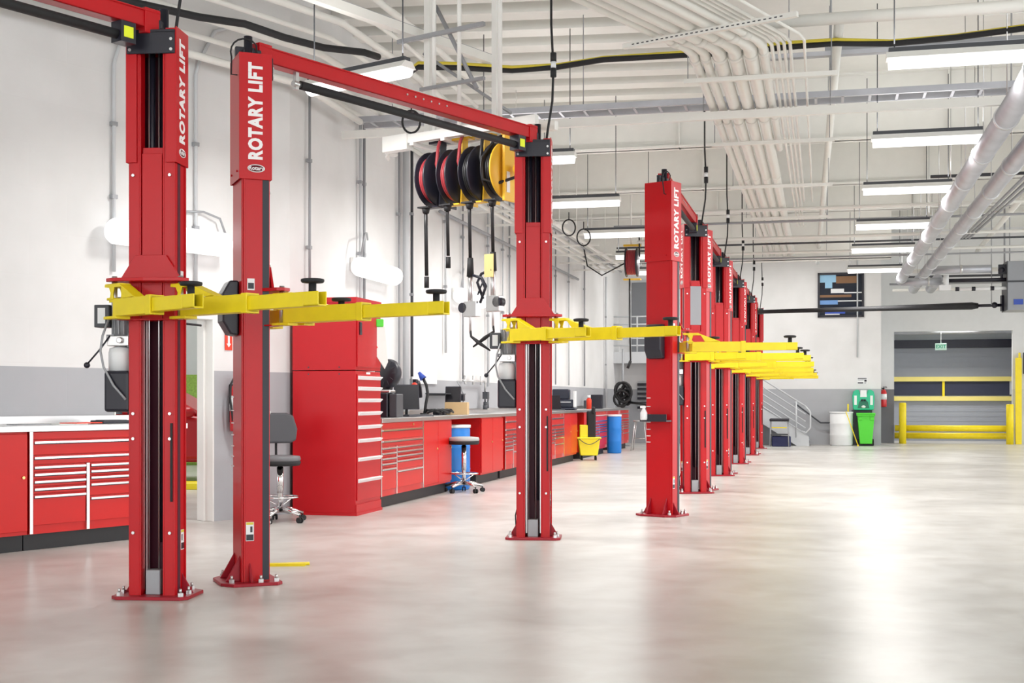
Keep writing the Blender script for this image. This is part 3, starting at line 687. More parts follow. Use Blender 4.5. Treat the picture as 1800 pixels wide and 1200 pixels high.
# ================================================================== ON THE WORKTOPS
TZ = 1.05
def at_bench(fr, s, o, z=TZ): return fr.P(s, o, z)
t = thing('computer_case', 'black computer case on the bench under the desk fan', 'computer', at_bench(FAR, 2.05, .44), FAR.rot-R(85))
mb = MB(); mb.box(-.12, .07, -.18, .2, 0, .30); mb.build('case', BLK, t, .01); mb = MB(); mb.box(.08, .18, -.14, .2, 0, .29); mb.build('side_unit', DGRY, t, .008)
mb = MB(); mb.box(-.1, .10, -.16, .12, .30, .34); mb.build('top_frame', STEEL, t, .01)
t = thing('desk_fan', 'round black fan sitting on top of the computer case', 'fan', at_bench(FAR, 2.05, .44, TZ+.34), FAR.rot-R(110))
mb = MB(); mb.lathe([(.02, -.07), (.17, -.06), (.19, -.02), (.19, .02), (.17, .06), (.02, .08)], n=32, M=Matrix.Translation((.04, 0, .2)) @ Matrix.Rotation(R(78), 4, 'X')); mb.build('fan_drum', BLK, t)
mb = MB(); mb.box(-.16, .06, -.08, .08, 0, .04); mb.cyl((0, 0, .03), (0, 0, .12), .03); mb.build('base', RUB, t, .01)
mb = MB()
for q in range(12): mb.box(.04, .17, -.003, .003, -.002, .002, M=Matrix.Translation((.04, -.065, .21)) @ Matrix.Rotation(R(78), 4, 'X') @ Matrix.Rotation(R(30*q), 4, 'Z'))
mb.build('grille', DGRY, t)
def monitor(name, label, s, o, w, h, rz, z=TZ, tilt=-8, group=None):
    t = thing(name, label, 'monitor', at_bench(FAR, s, o, z), FAR.rot+R(rz), group)
    mb = MB(); T = Matrix.Translation((0, 0, .09)) @ Matrix.Rotation(R(tilt), 4, 'X'); mb.box(-w/2, w/2, -.015, .015, 0, h, M=T); mb.build('bezel', BLK, t, .006)
    mb = MB(); mb.box(-w/2+.015, w/2-.015, -.017, -.015, .015, h-.015, M=T); mb.build('screen', SCR, t)
    mb = MB(); mb.cyl((0, .03, 0), (0, .02, .14), .018); mb.box(-.1, .1, -.06, .1, 0, .012); mb.build('stand', RUB, t)
    return t
monitor('monitor', 'tilted black monitor beside the fan on the bench', 2.85, .46, .34, .33, -55)
monitor('monitor', 'black monitor standing behind the cardboard box', 5.37, .35, .24, .33, -85)
t = thing('keyboard', 'black keyboard lying in front of the tilted monitor', 'keyboard', at_bench(FAR, 2.75, .64), FAR.rot-R(30))
mb = MB(); mb.box(-.22, .22, -.07, .07, 0, .02); mb.build('tray', BLK, t, .004)
mb = MB()
for i in range(12):
    for j in range(4): mb.box(-.20+.034*i, -.17+.034*i, -.055+.028*j, -.031+.028*j, .02, .026)
mb.build('keys', DGRY, t)
t = thing('air_hose_gun', 'tall curved black hose with a blue end standing on the bench', 'hose', at_bench(FAR, 3.95, .35), FAR.rot-R(90))
mb = MB(); mb.tube([(0, 0, 0), (.02, 0, .15), (.05, 0, .30), (.03, 0, .42), (-.02, 0, .52)], .022); mb.build('hose', HOSE, t)
mb = MB(); mb.cyl((-.015, 0, .51), (-.08, 0, .60), .05, .02); mb.build('blue_nozzle', BLU2, t)
mb = MB(); mb.cyl((0, 0, 0), (0, 0, .03), .06); mb.build('foot', RUB, t)
t = thing('red_oil_tools', 'red and black hand tools hung behind the tilted monitor', 'tools', FAR.P(4.3, .08, 1.42), FAR.rot)
mb = MB(); mb.ball((-.12, -.05, .04), .06, 1, .8, .9); mb.tube([(-.1, -.05, .04), (-.02, -.05, .0), (.03, -.05, -.14)], .015); mb.build('red_tool', ORG, t)
mb = MB(); mb.tube([(-.02, -.05, .06), (.06, -.05, .10), (.13, -.05, .02), (.16, -.05, -.12)], .028); mb.box(-.06, .04, -.05, 0, .02, .14); mb.build('black_grips', BLK, t)
t = thing('cable_pile', 'tangle of black leads on the bench left of the cardboard box', 'cables', at_bench(FAR, 4.3, .46), FAR.rot)
mb = MB(); pts = []
for k in range(70):
    a = k*.55; rr = .08+.10*abs(math.sin(k*.37)); pts.append((rr*math.cos(a)*2.2, rr*math.sin(a), .02+.06*abs(math.sin(k*.91))))
mb.tube(pts, .011, 6); mb.build('leads', RUB, t)
mb = MB(); mb.box(-.12, .04, -.04, .06, .0, .06); mb.box(.1, .24, -.05, .04, 0, .05); mb.build('adapters', BLK, t, .01)
t = thing('cardboard_box', 'plain cardboard box on the bench in front of a monitor', 'box', at_bench(FAR, 4.85, .56), FAR.rot-R(80))
mb = MB(); mb.box(-.16, .17, -.14, .14, 0, .18); mb.build('carton', CARD, t, .003); mb = MB(); mb.box(-.16, .17, -.03, .02, .18, .1815); mb.build('tape', mat('tape', (.7, .55, .33), .3), t)
mb = MB(); mb.box(-.55, .55, -.02, 0, 0, .02); mb.box(-.5, -.48, -.30, 0, -.02, 0); mb.box(.5, .48, -.3, 0, -.02, 0); mb.box(-.55, .55, -.32, -.02, 0, .012)
tag(mb.build('wall_shelf', DGRY, None, loc=FAR.P(5.65, 0, 1.35), rz=FAR.rot), 'thin grey wall shelf above the cable pile', 'shelf')
t = thing('fluid_manifold', 'metal pipe manifold with taps on the wall right of the cardboard box', 'manifold', FAR.P(7.75, .02, 1.10), FAR.rot)
mb = MB(); mb.tube([(-.9, -.08, .48), (.42, -.08, .48), (.46, -.08, .44), (.46, -.08, 0)], .016)
for x in (-.8, -.3, .2): mb.cyl((x, -.08, .42), (x, -.08, .56), .022); mb.cyl((x-.05, -.08, .56), (x+.05, -.08, .56), .008)
for x in (-.7, .1, .46): mb.cyl((x, 0, .48), (x, -.08, .48), .012)
mb.build('pipes', STEEL, t)
mb = MB(); mb.box(.40, .52, -.14, -.05, .18, .30); mb.cyl((.46, -.1, .02), (.46, -.1, .13), .05); mb.cyl((.32, -.12, .0), (.32, -.12, .07), .04); mb.tube([(.55, -.1, .05), (.60, -.1, .2), (.55, -.1, .28)], .012); mb.build('valves', DGRY, t)
for i, (s, o, w, h, d, mm, lb, cat, nm) in enumerate([
    (13.3, .44, .50, .34, .40, BLK, 'large black printer on the bench right of the middle column', 'printer', 'printer')]):
    t = thing(nm, lb, cat, at_bench(FAR, s, o), FAR.rot-R(85))
    mb = MB(); mb.box(-w/2, w/2, -d/2, d/2, .05, h*.65); mb.box(-w/2-.05, w/2+.05, -d/2-.06, d/2, 0, .05); mb.box(-w/2+.05, w/2-.1, -d/2+.05, d/2, h*.65, h+.1); mb.build('body', mat('navy_black', (.025, .03, .05), .4), t, .02)
    mb = MB(); mb.box(-w/2+.02, w/2-.05, -d/2-.004, -d/2+.002, .16, .175); mb.box(w/2+.0, w/2+.03, -d/2, d/2, .06, .4); mb.build('trim_strip', WPL, t)
t = thing('laptop', 'open black laptop on the bench touching the middle column in view', 'laptop', at_bench(FAR, 12.2, .50), FAR.rot+R(-60))
mb = MB(); mb.box(-.18, .18, -.13, .13, 0, .02); mb.build('base', DGRY, t, .004); mb = MB(); mb.box(-.18, .18, -.008, .008, 0, .30, M=Matrix.Translation((0, .13, .015)) @ Matrix.Rotation(R(-15), 4, 'X')); mb.build('lid', SCR, t, .004)
t = thing('speaker_box', 'small black device with antenna at the far part of the bench', 'device', at_bench(FAR, 17.8, .4), FAR.rot-R(90))
mb = MB(); mb.box(-.14, .14, -.1, .1, 0, .34); mb.build('body', BLK, t, .01); mb = MB(); mb.box(-.32, -.16, -.08, .08, 0, .2); mb.build('side_unit', DGRY, t, .01)
t = thing('spray_can', 'red spray can with white cap on the far bench', 'can', at_bench(FAR, 16.4, .45), 0)
mb = MB(); mb.lathe([(.02, 0), (.06, 0), (.06, .22), (.03, .26), (.02, .26)]); mb.build('can', ORG, t); mb = MB(); mb.cyl((0, 0, .26), (0, 0, .32), .04); mb.build('cap', WPL, t)
t = thing('hose_pile', 'big black coil of exhaust hose hung at the far bench end', 'hose', FAR.P(21.4, .52, 1.05), FAR.rot-R(90))
mb = MB(); pts = []
for k in range(120):
    a = k*.40; pts.append((.15*math.cos(a)+.09*math.sin(k*.23), -.1+.12*math.sin(k*.17), .36+.22*math.sin(a)+.12*math.sin(k*.11)))
mb.tube(pts, .035, 8); mb.build('coil', HOSE, t)
mb = MB(); mb.cyl((-.05, .1, -1.05), (-.05, .1, 1.6), .03); mb.box(-.25, .15, -.05, .25, -1.05, -1.02); mb.build('stand_post', GRY, t)
mb = MB(); mb.tube([(.1, -.1, .15), (.6, -.25, .1), (1.1, -.4, -.15)], .035); mb.build('hose_tail', HOSE, t)
t = thing('charging_cable', 'grey cable hanging to a socket beside the monitor behind the cardboard box', 'cable', FAR.P(6.7, .03, TZ), FAR.rot)
mb = MB(); mb.tube([(0, 0, .52), (.05, -.05, .42), (.18, -.06, .30), (.16, -.06, .16), (.04, -.06, .18), (.0, -.06, .02)], .012); mb.build('lead', GRY, t); mb = MB(); mb.box(.1, .2, -.08, -.02, .2, .3); mb.build('plug', BLK, t)
# white panel on wall
mb = MB(); mb.box(-.6, .6, -.02, 0, 0, .28); tag(mb.build('white_board', WPL, None, .004, loc=FAR.P(5.0, .012, 1.50), rz=FAR.rot), 'blank white board on the wall behind the blue-ended hose', 'board')
# near worktop
t = thing('papers', 'red and white papers lying on the nearest worktop', 'papers', NEAR.P(-3.0, .45, TZ), NEAR.rot)
mb = MB(); mb.box(-.28, .02, -.12, .08, 0, .006); mb.build('white_sheet', PAPER, t)
mb = MB(); mb.box(-.12, .22, -.10, .10, .006, .014, M=Matrix.Rotation(R(12), 4, 'Z')); mb.build('red_folder', ORG, t)
mb = MB(); mb.box(-.62, -.30, -.08, .10, 0, .006, M=Matrix.Rotation(R(-5), 4, 'Z')); mb.build('grey_sheet', GRY, t)
t = thing('desk_phone', 'dark flat tray on the nearest worktop below the black oil reservoir', 'tray', NEAR.P(-2.62, .42, TZ), NEAR.rot)
mb = MB(); mb.box(-.16, .16, -.1, .1, 0, .03); mb.build('tray', BLK, t, .006); mb = MB(); mb.box(-.12, .12, -.07, .07, .03, .034); mb.build('inlay', DGRY, t)
# spray bottle on the tray of the third lift
t = thing('spray_bottle', 'white spray bottle on the tray behind the third lift column', 'bottle', (1.66-.225, 14.07-.135, 1.047), 0)
mb = MB(); mb.lathe([(.01, 0), (.034, 0), (.038, .02), (.038, .08), (.018, .115), (.016, .13), (.01, .13)]); mb.build('bottle', WPL, t)
mb = MB(); mb.box(-.04, .022, -.012, .012, .13, .155); mb.build('spray_head', WPL, t, .004)

# ================================================================== WALL LAMPS
def wall_lamp(label, fr, s, z, L=1.45, tilt=0):
    t = thing('wall_lamp', label, 'light', fr.P(s, .0, z), fr.rot, 'white tubular wall lamps')
    mb = MB(); A = Matrix.Translation((0, -.16, 0)) @ Matrix.Rotation(R(90), 4, 'Y')
    mb.lathe([(.03, -L/2), (.10, -L/2+.01), (.125, -L/2+.05), (.125, L/2-.05), (.10, L/2-.01), (.03, L/2)], n=24, M=A); mb.build('diffuser', mat('wall_lamp_diffuser', (1, 1, 1), .4, emit=.42), t)
    mb = MB(); mb.box(-L/2+.1, L/2-.1, -.06, 0, -.05, .13); mb.build('wall_housing', WHT, t, .01)
    mb = MB(); mb.tube([(L*.1, -.03, .30), (L*.35, -.05, .33), (L*.48, -.08, .28), (L*.52, -.10, .12)] if fr is NEAR else [(0, -.02, .42), (-.25, -.1, .47), (-.6, -.2, .42), (-L*.5, -.2, .2), (-L*.44, -.16, .1)], .012); mb.build('conduit_loop', GRY, t)
    l = bpy.data.lights.new('lamp_glow', 'AREA'); l.shape = 'RECTANGLE'; l.size = L; l.size_y = .2; l.energy = 3
    lo = bpy.data.objects.new('lamp_glow', l); COL.objects.link(lo); lo.parent = t; lo.location = (0, -.31, 0); lo.rotation_euler = (R(-60), 0, 0)
    return t
wall_lamp('white tubular wall lamp passing behind the first lift column', NEAR, -1.72, 2.87)
wall_lamp('white tubular wall lamp above the tall red cabinet', FAR, 2.55, 2.93, 1.4)
wall_lamp('white tubular wall lamp behind the dispensing gun', FAR, 7.1, 2.93, 1.4)

# ================================================================== WALL CONDUITS (vertical)
def vpipe(label, fr, s, z0, z1, r=.018, o=.03, m=None, clamps=True, extra=None):
    t = thing('wall_conduit', label, 'conduit', fr.P(s, o, z0), fr.rot, 'thin conduits running down the wall')
    mb = MB(); pts = [(0, 0, 0), (0, 0, z1-z0)]
    if extra: pts += extra
    mb.tube(pts, r, 8); mb.build('pipe', m or LGRY, t)
    if clamps:
        for k in (.35, .7):
            mb = MB(); mb.box(-.03, .03, -.02, .03, (z1-z0)*k, (z1-z0)*k+.04); mb.build('clamp', GRY, t)
    return t
wl = ['behind the nearest worktop, left of the first column', 'between the first and second red columns', 'left of the upper end of the tall cabinet', 'left one of the pair above the tall cabinet',
      'right one of the pair above the tall cabinet', 'first right of the tall cabinet', 'thicker second right of the tall cabinet', 'dark third right of the tall cabinet', 'passing behind the left reel',
      'passing the middle wall lamp', 'left of the hanging gun', 'just left of the middle column', 'touching the middle column', 'first beyond the middle column', 'second beyond the middle column', 'third beyond the middle column',
      'fourth beyond the middle column', 'last one before the wall corner']
vpipe('pale conduit '+wl[0], NEAR, -2.30, 2.5, 4.5, extra=[(.05, 0, 2.15), (.2, 0, 2.45), (.5, -.1, 2.7)])
vpipe('grey conduit '+wl[1], NEAR, -1.30, 2.15, 4.6, extra=[(.05, 0, 2.6), (.25, 0, 2.95), (.6, -.1, 3.1)])
for i, (px_s, z0, z1, r, m) in enumerate([(.55, 2.0, 4.85, .016, GRY), (2.2, 2.2, 4.8, .02, LGRY), (2.34, 2.2, 4.8, .02, GRY), (3.75, 1.1, 5.0, .016, GRY), (3.95, 1.1, 5.3, .05, LGRY), (4.3, 1.6, 4.9, .022, DGRY),
                                         (6.0, 2.0, 4.9, .02, LGRY), (7.0, 1.6, 4.9, .016, GRY), (8.6, 1.5, 5, .024, LGRY), (9.7, 1.7, 5, .018, LGRY), (10.2, 1.5, 5, .018, GRY),
                                         (13.2, 1.6, 5, .02, GRY), (14.5, 1.6, 5, .016, GRY), (16.0, 1.6, 5, .02, LGRY), (18.0, 1.6, 5, .02, GRY), (21.2, .9, 4.6, .03, LGRY)]):
    vpipe('conduit '+wl[i+2], FAR, px_s, z0, z1, r, .03+r, m)
# air line loop at 580 px
mb = MB(); mb.tube([NEAR.P(-1.62, .03, 2.35), NEAR.P(-1.62, .03, 2.12), NEAR.P(-1.62, .03, 2.05)] + [NEAR.P(-1.25, .05, 2.03)], .012)
wbuild(mb, 'air_line', RUB, 'black air line bending over the doorway', 'hose')
# horizontal pipes on the far wall high up
def run(name, pts, r, m, label, cat='pipe', group=None, n=8):
    mb = MB(); mb.tube(pts, r, n); return wbuild(mb, name, m, label, cat, group)
run('wall_pipe', [FAR.P(.5, .08, 4.87), FAR.P(2.3, .08, 4.86), FAR.P(5.6, .08, 4.84)], .03, CEILW, 'pipe high on the side wall descending towards the reel rack')
run('wall_pipe', [FAR.P(5.6, .08, 4.15), FAR.P(12, .08, 4.15), FAR.P(17, .08, 4.15)], .03, GRY, 'grey pipe high on the side wall behind the middle column')

# ================================================================== OVERHEAD: top-left bundle of pipes along the near wall
names = ['lowest', 'second', 'third', 'fourth', 'fifth', 'sixth', 'highest']
for i in range(7):
    z = 4.72+.14*i; o = .25+.16*i; e = -.1-.0*i
    pts = [NEAR.P(-7, o, z), NEAR.P(e-.3, o, z), NEAR.P(e+.05, o, z), FAR.P(.35+.12*i, o, z-.02), FAR.P(1.6+.5*i, o+.02, z-.05)]
    run('ceiling_pipe', pts, .028 if i % 2 else .04, CEILW, names[i]+' of the white pipes running along the top left corner', 'pipe', 'white pipes in the top left corner')
def cam_pt(px, py, z):   # point at height z seen at that place (for overhead lines only)
    Y = (z-CAM_Z)*2250/(702-py); return Vector(((px-900)/2250*Y, Y, z))
run('black_cable', [cam_pt(-60, -60, 4.9), cam_pt(60, -38, 4.9), cam_pt(215, 0, 4.9), cam_pt(350, 30, 4.88), cam_pt(430, 42, 4.86), cam_pt(500, 66, 4.84), cam_pt(570, 84, 4.85), cam_pt(640, 92, 4.88), cam_pt(665, 100, 4.9)], .036, RUB, 'thick black cable bundle sagging along the top left', 'cable', n=10)
t = thing('white_beam', 'white square tube running from the top toward the reel hangers', 'beam', NEAR.P(-4, 1.9, 5.0), NEAR.rot)
mb = MB(); mb.box(0, 5.2, -.045, .045, -.045, .045); mb.m(1)
mb.box(0, 5.2, -.046, .046, .045, .05); mb.build('tube', [CEILW, GRY], t)
# yellow / black cable bundle crossing
cps = [(720, 128), (735, 118), (800, 119), (900, 124), (980, 118), (1060, 105), (1200, 97), (1290, 93), (1380, 83), (1470, 76), (1565, 77), (1680, 66), (1800, 50), (1900, 42)]
run('black_feeder_cable', [cam_pt(x, y, 4.9) for x, y in cps], .030, RUB, 'black feeder cable crossing the ceiling below a yellow cable', 'cable')
run('yellow_feeder_cable', [cam_pt(x, y-6-2*math.sin(i), 4.93) for i, (x, y) in enumerate(cps)], .016, CYEL, 'yellow cable crossing the ceiling on top of the black one', 'cable')
# big white pipe crossing at the top right and the line along the room
run('cross_pipe', [FAR.P(-.55, 4.6, 4.92), FAR.P(-.55, 16, 4.92)], .06, CEILW, 'big white pipe crossing the top right of the ceiling')
run('sprinkler_pipe', [cam_pt(1475, 40, 5.0), cam_pt(1461, 200, 4.97), cam_pt(1449, 330, 4.93), cam_pt(1437, 462, 4.9)], .05, CEILW, 'long white sprinkler pipe running down the room right of the conduit bundle')
run('sprinkler_pipe', [cam_pt(1820, 320, 4.6), cam_pt(1718, 441, 4.6)], .05, CEILW, 'short white sprinkler pipe at the right, above the grey heater')
# cable trays crossing
def tray(label, s, o0, o1, z, w=.3):
    t = thing('cable_tray', label, 'cable tray', FAR.P(s, o0, z), FAR.rot-R(90), 'metal trays and struts crossing the ceiling')
    L = o1-o0; mb = MB(); mb.box(0, L, -.02, .02, 0, .07); mb.box(0, L, w-.02, w+.02, .0, .07); k = .2
    while k < L: mb.box(k-.015, k+.015, 0, w, .0, .012); k += .3
    mb.build('tray_body', ALU, t)
    k = .5
    while k < L:
        mb = MB(); mb.cyl((k, 0, .07), (k, 0, H-z-.02), .006, n=6); k += 2.4; mb.build('hanger_rod', GRY, t)
    return t
tray('galvanised tray crossing the whole ceiling above the reel rack', 1.85, .1, 13, 4.72, .35)
t = thing('cross_strut', 'white strut pipe crossing in front of the galvanised tray', 'strut', FAR.P(1.45, .1, 4.44), FAR.rot-R(90), 'metal trays and struts crossing the ceiling')
mb = MB(); mb.box(0, 13, -.03, .03, 0, .09); mb.build('strut', CEILW, t); mb = MB(); mb.cyl((0, .1, .05), (13, .1, .05), .02); mb.build('rail', GRY, t)
t = thing('cross_strut', 'grey double steel channel crossing above the tray at the upper right', 'strut', FAR.P(1.6, 5.2, 5.12), FAR.rot-R(90), 'metal trays and struts crossing the ceiling')
mb = MB(); mb.box(0, 7.6, -.05, .05, 0, .05); mb.build('lower_channel', ALU, t); mb = MB(); mb.box(.6, 7.6, -.02, .02, .05, .10); mb.build('upper_channel', GRY, t)
crs = [(7.6, 4.72, 7.4, 16, .025, DGRY), (9.0, 4.5, 3.2, 16, .03, CEILW), (10.4, 4.48, 2, 16, .022, GRY), (12.1, 4.4, 2.2, 16, .03, CEILW), (13.9, 4.5, 1.5, 16, .02, DGRY), (15.2, 4.46, .6, 16, .028, CEILW), (16.2, 4.45, .6, 16, .02, GRY),
       (19.5, 4.4, 7.6, 16, .05, CEILW), (21.0, 4.4, 7.6, 14, .03, DGRY), (22.6, 4.2, 7.6, 15, .035, CEILW), (24.2, 4.5, 7.6, 16, .03, GRY)]
ordn = ['first', 'second', 'third', 'fourth', 'fifth', 'sixth', 'seventh', 'eighth', 'ninth', 'tenth', 'eleventh']
for i, (s, z, o0, o1, r, m) in enumerate(crs):
    run('cross_pipe', [FAR.P(s, o0, z), FAR.P(s, o1, z)], r, m, ordn[i]+' thin pipe crossing the far ceiling, counted from the front', 'pipe', 'thin pipes crossing the far ceiling')
# ------------------------------------------------------------------ conduit bundle with the bend
B0 = Vector((1.71, 12.2)); bis = Vector((.906, -.423))
offs = [(0, .046), (.105, .046), (.245, .066), (.395, .066), (.545, .066), (.665, .045), (.75, .018), (.81, .016), (.865, .016), (.92, .016), (1.05, .014)]
zc = 4.6
cname = ['leftmost thick', 'second thick', 'third thick', 'fourth thick', 'fifth thick', 'sixth thick', 'first thin', 'second thin', 'third thin', 'fourth thin', 'rightmost thin']
for i, (k, r) in enumerate(offs):
    b = B0 + bis*k*1.02; u1, u2 = NEAR.u, FAR.u
    far_len = 18.0 if r > .04 else (13.0 if i < 9 else 10)
    P = [b-u1*5.5, b-u1*.30, b-u1*.12, b+u2*.12, b+u2*.30, b+u2*far_len]
    if i == 5: P[-1] = b+u2*5.2
    t = thing('conduit', cname[i]+' white conduit of the bundle bending along the ceiling', 'conduit', (b.x, b.y, zc), 0, 'white conduits bundled along the ceiling')
    mb = MB(); mb.tube([(q.x-b.x, q.y-b.y, 0) for q in P], r, 14); mb.build('pipe', CEILW, t)
    if r > .04:
        for d in (-.30, .30, 3.2, 7.2, 11.5):
            if d > (P[-1]-b).length-.3: continue
            q = u2*d if d > 0 else u1*d; e = (u2 if d > 0 else -u1)*.10
            mb = MB(); mb.tube([(q.x, q.y, 0), (q.x+e.x, q.y+e.y, 0)], r+.008, 14); mb.build('coupling', CEILW, t)
sname = ['nearest', 'second', 'third', 'fourth', 'fifth', 'sixth', 'farthest']
for i, d in enumerate([.85, 2.6, 4.2, 7.6, 11.1, 14.4, 17.6]):
    b = B0 + FAR.u*d; t = thing('conduit_strut', sname[i]+' strut carrying the white conduit bundle', 'strut', (b.x, b.y, zc-.11), FAR.rot-R(90), 'struts under the conduit bundle')
    mb = MB(); mb.box(-.16, 1.36, -.022, .022, 0, .045); mb.build('channel', CEILW, t)
    for x in (-.12, 1.3):
        mb = MB(); mb.cyl((x, 0, 0), (x, 0, H-zc+.09), .006, n=6); mb.build('rod', GRY, t)
b = B0-NEAR.u*.75; t = thing('conduit_strut', 'perforated strut across the conduits before their bend at the top', 'strut', (b.x, b.y, zc-.11), NEAR.rot-R(90), 'struts under the conduit bundle')
mb = MB(); mb.box(-.3, 1.4, -.022, .022, 0, .045); mb.build('channel', CEILW, t)
mb = MB(); k = -.2
while k < 1.3: mb.box(k, k+.025, -.0235, -.022, .018, .028); k += .05
mb.build('slots', DGRY, t)
# cable ladder along the far wall
t = thing('cable_ladder', 'white pipe rack high along the side wall behind the middle column', 'rack', FAR.P(4.5, .5, 4.3), FAR.rot)
for i in range(5):
    mb = MB(); mb.cyl((0, -.18*i, .06), (13, -.18*i, .06), .022 if i % 2 else .035, n=8); mb.build('rack_pipe', CEILW if i != 3 else GRY, t)
k = .8
while k < 13:
    mb = MB(); mb.box(k-.02, k+.02, -1.0, .45, 0, .035); mb.cyl((k, -.85, 0), (k, -.85, H-4.32), .006, n=6); k += 1.6
    mb.build('cross_channel', CEILW, t)
def ring(label, p, r, rz=0):
    mb = MB(); mb.tube([(r*math.cos(R(a))*.8, 0, r*math.sin(R(a))) for a in range(90, 451, 15)], .012, 6); mb.tube([(0, 0, r), (0, 0, r+.12)], .008)
    return tag(mb.build('cable_coil', RUB, None, loc=p, rz=rz), label, 'cable coil', 'hanging loops of black cable')
ring('loop of black cable hanging left above the reel rack', cam_pt(723, 214, 4.25), .12)
ring('left loop of black cable hanging under the wall rack', cam_pt(1000, 400, 4.05)+Vector((0, 0, 0)), .13)
ring('right loop of black cable hanging under the wall rack', cam_pt(1026, 417, 4.0), .14)
# ------------------------------------------------------------------ silver ducts
def duct(label, p0, p1, r, nm=None):
    p0, p1 = Vector(p0), Vector(p1); d = p1-p0; L = d.length; u = d/L
    t = thing('silver_duct', label, 'duct', p1, 0, 'round galvanised ducts at the right')
    mb = MB(); mb.cyl(p0-p1, (0, 0, 0), r, n=28); mb.build('pipe', ALU, t)
    k = .6
    while k < L:
        q = p0-p1+u*k; mb = MB(); mb.cyl(q, q+u*.05, r+.012, n=28); mb.tube([q+Vector((0, 0, r)), q+Vector((0, 0, H-p1.z-.02))], .006, 6); k += 1.9
        mb.build('hanger_band', STEEL, t)
    return t
d1 = cam_pt(1583, 492, 4.05); duct('upper left of the two big silver ducts running down the right side', d1-Vector((FAR.u.x, FAR.u.y, 0))*24, d1, .115)
d2 = cam_pt(1622, 484, 4.05); duct('lower right of the two big silver ducts running down the right side', d2-Vector((FAR.u.x, FAR.u.y, 0))*24, d2, .105)
n3 = Vector((FAR.n.x, FAR.n.y, 0)); u3 = Vector((FAR.u.x, FAR.u.y, 0))
duct('white insulated elbow duct joining the two ducts at the far end', d1+Vector((0, 0, -.05)), d1+n3*.9+Vector((0, 0, -.05)), .09)
duct('short silver duct stub below the far end of the ducts, left', d2+u3*1.0, d2+u3*3.0+Vector((0, 0, -.05)), .12)
duct('short silver duct stub below the far end of the ducts, right', d2+u3*1.0+n3*.4, d2+u3*3.0+n3*.4+Vector((0, 0, -.05)), .12)
duct('white pipe with black coupling crossing right of the ducts', d2+Vector((.2, 0, .12)), d2+n3*1.25+Vector((.2, 0, .12)), .09)
for i in range(3):
    run('grey_conduit', [cam_pt(1830+14*i, 282, 4.4), cam_pt(1692+6*i, 418, 4.4)], .022, GRY, ['left', 'middle', 'right'][i]+' of three grey conduits beside the silver ducts', 'conduit', 'three grey conduits at the right')
# heater unit and linkage
hp = cam_pt(1800, 545, 3.15); Yh = 29.0
t = thing('unit_heater', 'big grey heater box hanging at the right edge', 'heater', ((1812-900)/2250*Yh, Yh, 3.28), FAR.rot-R(90))
mb = MB(); mb.box(-.55, .9, -.4, .5, .0, 1.1); mb.build('cabinet', mat('heater_grey', (.33, .35, .38), .45), t, .01)
mb = MB(); mb.box(-.56, .0, -.41, -.4, .62, .66); mb.box(-.56, -.55, -.4, .5, 0, 1.1); mb.build('seam_trim', DGRY, t)
mb = MB(); mb.box(-.42, -.22, -.412, -.40, .12, .24); mb.build('nameplate', BLU2, t)
mb = MB(); mb.cyl((-.45, 0, 1.1), (-.45, 0, H-3.28), .012); mb.cyl((.7, 0, 1.1), (.7, 0, H-3.28), .012); mb.build('hanger_rods', GRY, t)
t = thing('gas_line', 'black and white gas pipes with valves left of the grey heater', 'pipe', ((1740-900)/2250*Yh, Yh, 3.9), FAR.rot-R(90))
mb = MB(); mb.cyl((-.9, 0, .08), (.7, 0, .08), .045); mb.cyl((.25, 0, .08), (.25, 0, .32), .03); mb.ball((.25, 0, .30), .08); mb.box(.18, .36, -.05, .05, .2, .42); mb.build('black_pipe', BLK, t)
mb = MB(); mb.cyl((-.75, -.08, -.12), (.7, -.08, -.12), .04); mb.cyl((-.95, -.08, -.12), (-.95, -.08, .2), .06); mb.box(-1.1, -.85, -.16, .0, -.15, -.03); mb.build('white_pipe', WPL, t)
for x in (-.75, -.4, .0, .4):
    mb = MB(); mb.cyl((x, -.08, -.12), (x+.08, -.08, -.12), .048); mb.build('band', BLK, t)
# black boom across
Yb = 30.5
def zpy(y, Y): return CAM_Z+(702-y)/2250*Y
pL = Vector(((1331-900)/2250*Yb, Yb, zpy(548, Yb))); pR = Vector(((1762-900)/2250*(Yb-1.2), Yb-1.2, zpy(536, Yb-1.2)))
t = thing('boom_arm', 'long black exhaust boom reaching from the last lift to the right', 'boom', pR, 0)
mb = MB(); v = pL-pR; mb.tube([v, v*.6, v*.30, v*.12, v*.095], [.045, .055, .07, .085, .06]); mb.build('boom', RUB, t)
mb = MB(); mb.tube([v*.1, Vector((0, 0, 0))], .035); mb.box(-.03, .12, -.05, .05, -.14, .22); mb.ball((-.18, 0, 0), .07); mb.build('pivot', BLK, t)
mb = MB(); mb.cyl((.05, 0, .2), (.05, 0, H-pR.z), .02); mb.cyl((-.25, 0, 0), (-.25, 0, H-pR.z), .01); mb.build('ceiling_rod', GRY, t)

